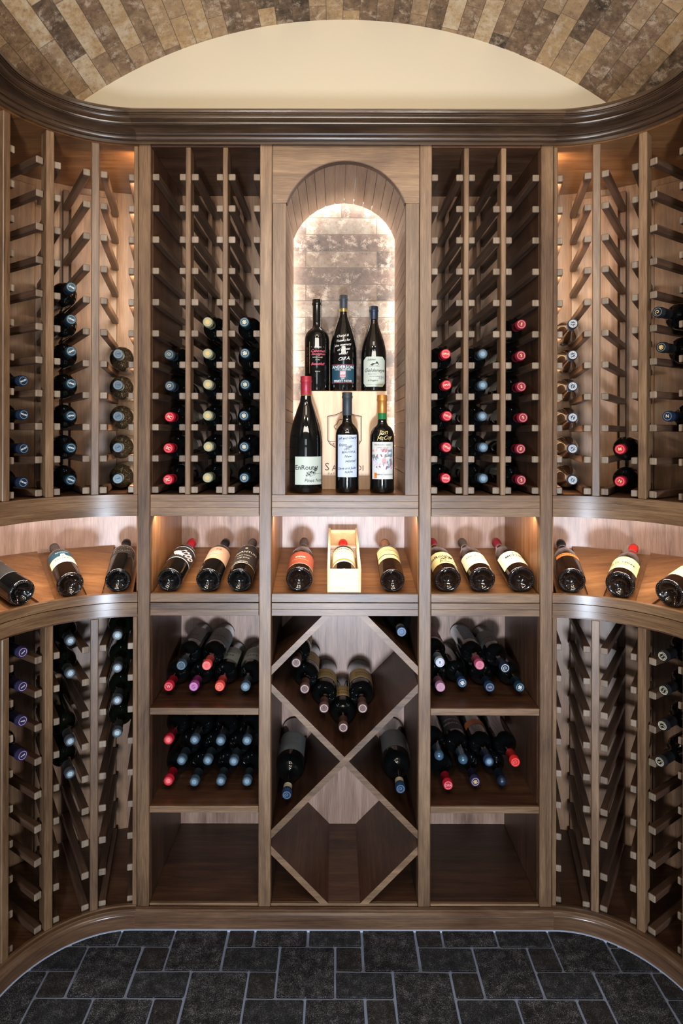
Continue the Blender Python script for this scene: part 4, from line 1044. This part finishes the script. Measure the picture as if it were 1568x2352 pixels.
def kerr(d, hw, hh):
    for k in range(10): d.stroke([(math.cos(k*PI/5)*.002, hh*.58+math.sin(k*PI/5)*.002), (math.cos(k*PI/5)*.006, hh*.58+math.sin(k*PI/5)*.006)], .0006, 'midgrey')
    d.text('KERR', 0, hh*.08, hw*.24, 'cream', bold=.02); d.text('COOMBSVILLE', 0, -hh*.30, hw*.15, 'ochre')
    d.rect(-hw, hw, -hh, -hh*.96, 'cream', .0002)
show(make_bottle(kind='burg', r=.0405, cap='taupe', glass='glass_brown', labels=lab('rust', .028, .118, .056, 'rust-red label', kerr)), 687, 'grey-capped bottle with rust-red label on centre display shelf', r=.0405)
def caymus(d, hw, hh): d.text('Caymus', hw*.15, hh*.35, hw*.30, 'midgrey', shear=.3); d.rect(-hw, hw, -hh*.42, -hh*.32, 'ink', .0002); d.scribble(-hw*.3, hw*.5, -hh*.68, hh*.1, 'midgrey', .0004, seed=2)
show(make_bottle(cap='tan', glass='glass_brown', labels=lab('yellowpaper', .085, .175, .050, 'pale yellow label', caymus)), 901, 'tan-capped bottle with yellow label, right of the wooden box', roll=.1)
show(make_bottle(kind='burg', r=.0405, cap='deepred', glass='glass_brown', labels=lab('yellowpaper', .035, .118, .056, 'cream label with vine drawing', enroute)), 1028, 'red-capped bottle with vine-drawn label, leftmost on right straight display shelf', r=.0405)
show(make_bottle(kind='burg', r=.0405, cap='taupe', glass='glass_brown', labels=lab('cream', .035, .118, .056, 'cream label with script lettering', simple('Sea Smoke', 'midgrey', ('PINOT NOIR', '2010'), .3, .35))), 1107, 'grey-capped bottle with cream script label, middle of right straight display shelf', r=.0405)
def met(d, hw, hh): d.poly([(math.cos(t)*.003, hh*.62+math.sin(t)*.0022) for t in [k*PI/5 for k in range(10)]], 'ink', .0003); d.text('METTIC', 0, hh*.18, hw*.30, 'ink', bold=.01); d.scribble(-hw*.2, hw*.4, -hh*.2, hh*.1, 'midgrey', .0004, seed=2)
show(make_bottle(kind='burg', r=.0415, cap='deepred', glass='glass_brown', labels=lab('cream', .035, .120, .057, 'cream label with black lettering', met)), 1197, 'dark red-capped bottle with cream label, rightmost on right straight display shelf', r=.0415)
def show_c(proto, s, k, label, roll=0, r=.0375):
    ax = math.radians(AX[k]); e = math.atan(SL); c = Vector(W(s, TH[k], .336)); d = Vector((s*math.sin(ax), math.cos(ax)))
    z = -.487+.018*SL+r/math.cos(e)+.0006; base = Vector((c.x, c.y, H+z)); tip = base+Vector((d.x*math.cos(e), d.y*math.cos(e), math.sin(e)))*.30
    put(proto, base, tip, label, 'bottles leaning on the curved display shelves', roll=roll)
def emb(d, hw, hh):
    r = random.Random(2)
    for k in range(90):
        u, v = r.uniform(-1, 1)*hw, hh*(.15+r.uniform(-.55, .75)*1); d.stroke([(u, v), (u+r.uniform(-.003, .003), v+r.uniform(-.003, .003))], .0008, r.choice(['ochre', 'gold', 'cream']))
    d.rect(-hw*.42, hw*.42, hh*.0, hh*.36, 'ink', .0005); d.text('EMBLEM', 0, hh*.18, hw*.22, 'cream', bold=.02, lift=.0008)
o = make_bottle(cap='black', glass='glass', labels=lab('darkpaper', .125, .175, .050, 'black and gold ornate label', emb)); show_c(o, -1, 0, 'black-capped bottle with ornate gold label on left curved display shelf')
def saff(d, hw, hh):
    d.rect(-hw, hw, -hh, hh*.05, 'cream', .0001); d.poly([(-.008, hh*.0), (-.006, hh*.40), (.006, hh*.40), (.008, hh*.0)], 'cream', .0004)
    d.text('SAFFREDI', 0, -hh*.35, hw*.27, 'inkbrown'); d.text('FATTORIA', 0, hh*.65, hw*.16, 'white'); d.scribble(-.005, .005, hh*.2, hh*.2, 'ochre', .0005, .0005, 3, 8)
o = make_bottle(cap='taupe', glass='glass_brown', labels=lab('tealpaper', .085, .175, .050, 'teal and cream label', saff)); show_c(o, -1, 1, 'bottle with teal and cream label on left curved display shelf')
def orn(d, hw, hh):
    d.text('NAPANOOK', 0, hh*.80, hw*.26, 'cream', bold=.01); r = random.Random(6)
    d.poly([(-hw*.7, hh*.1), (hw*.6, hh*.15), (hw*.6, hh*.6), (-hw*.7, hh*.6)], 'cream', .0002)
    for k in range(40): u, v = r.uniform(-.65, .55)*hw, hh*r.uniform(.15, .55); d.stroke([(u, v), (u+r.uniform(-.004, .004), v+r.uniform(-.004, .004))], .001, 'ink', .0005)
    d.rect(-hw, hw, -hh, -hh*.97, 'midgrey', .0002)
o = make_bottle(cap='charcoal', glass='glass', labels=lab('darkpaper', .065, .175, .052, 'dark label with cream picture', orn)); show_c(o, -1, 2, 'dark-labelled bottle at the photo left edge of the curved display shelf')
def fav(d, hw, hh): d.text('FAVORITA', 0, 0, hw*.30, 'inkbrown', bold=.01)
o = make_bottle(kind='burg', r=.0400, cap='black', glass='glass_brown', labels=lab('orange', .098, .118, .040, 'narrow orange band label', fav)); show_c(o, 1, 0, 'black-capped bottle with narrow orange label on right curved display shelf', r=.04)
def alta(d, hw, hh): d.scribble(-hw*.4, hw*.4, hh*.55, hh*.22, 'ink', .0005, seed=11, n=20); d.text('ALTE TERRE', 0, -hh*.05, hw*.26, 'ink', bold=.008); d.rect(-hw*.7, hw*.3, -hh*.45, -hh*.25, 'ochre', .0002)
o = make_bottle(kind='burg', r=.0405, cap='scarlet', glass='glass_brown', neckband=('p_cream', .008), labels=lab('yellowpaper', .035, .120, .056, 'pale yellow label with drawing', alta)); show_c(o, 1, 1, 'scarlet-capped bottle with pale yellow label on right curved display shelf', r=.0405, roll=-.1)
o = make_bottle(kind='burg', r=.0405, cap='deepred', glass='glass_brown', labels=lab('yellowpaper', .045, .120, .056, 'pale yellow label')); show_c(o, 1, 2, 'pale-labelled bottle at the photo right edge of the curved display shelf', r=.0405)

# open wooden box with a bottle
def winebox():
    e = math.atan(SL); xl, xr = P(751.5, 1340, 1.80).x, P(828.5, 1340, 1.80).x; w_ = xr-xl; xc = (xl+xr)/2; y0 = 1.797
    o0 = Vector((xc, y0, H+zslope(y0)+.0004)); mm = Matrix.Translation(o0) @ Matrix.Rotation(e, 4, 'X')
    root = empty('wine_box', o0, 'open pale wooden wine box leaning on the centre display shelf', 'box')
    def bx(nm, mat, x0, x1, a, b_, z0, z1_):
        t = MB(); t.box(x0, x1, a, b_, z0, z1_, 0, .0006); m2 = MB(); m2.add([mm @ Vector(v) for v in t.v], t.f); part(m2, nm, mat, root)
    hgt = .083; L = .338; t_ = .0075
    bx('bottom_board', M['pine_y'], -w_/2, w_/2, .008, L, .0, .006)
    bx('side_board', M['pine_y'], -w_/2, -w_/2+t_, .0, L, .006, hgt); bx('side_board', M['pine_y'], w_/2-t_, w_/2, .0, L, .006, hgt)
    bx('front_end', M['pine_end'], -w_/2+t_, w_/2-t_, .0, .008, .0, hgt-.001); bx('rear_end', M['pine_y'], -w_/2+t_, w_/2-t_, L-.022, L-.014, .006, hgt)
    bx('neck_rest', M['pine_end'], -w_/2+t_, w_/2-t_, L-.060, L-.052, .006, .040)
    t = MB()
    r = random.Random(4)
    for k in range(60):
        a = r.uniform(-.038, .038); b_ = r.uniform(.20, L-.065); c = Vector((a, b_, r.uniform(.010, .05))); d = Vector((r.uniform(-1, 1), r.uniform(-1, 1), r.uniform(-.4, .4))).normalized()*.012
        if c.z > .012+abs(a)*1.0: continue
        t.add([mm @ v for v in (c-d, c+d, c+d+Vector((0, .001, .0015)), c-d+Vector((0, .001, .0015)))], [(0, 1, 2, 3)])
    if t.v: q = part(t, 'packing_straw', M['p_straw'], root); q['kind'] = 'stuff'
    def chl(d, hw, hh):
        d.text('CHATEAU', 0, hh*.75, hw*.26, 'inkbrown', bold=.01); d.text('MAISON', 0, hh*.40, hw*.16, 'ink')
        for k, v in enumerate((.2, -.05, -.35)): d.scribble(-hw*.6, hw*.6, hh*v, hh*.2, 'inkbrown', .0006, seed=20+k)
        d.rect(-hw*.9, hw*.9, -hh*.80, -hh*.60, 'orange', .0002)
    p = make_bottle(kind='bord', r=.0365, L=.292, cap='scarlet', labels=lab('cream', .055, .165, .048, 'cream and orange label', chl))
    base = mm @ Vector((0, .011, .006+.0368)); tip = mm @ Vector((0, .311, .006+.0368))
    put(p, base, tip, 'red-capped bottle lying inside the open wooden box', None)
winebox()
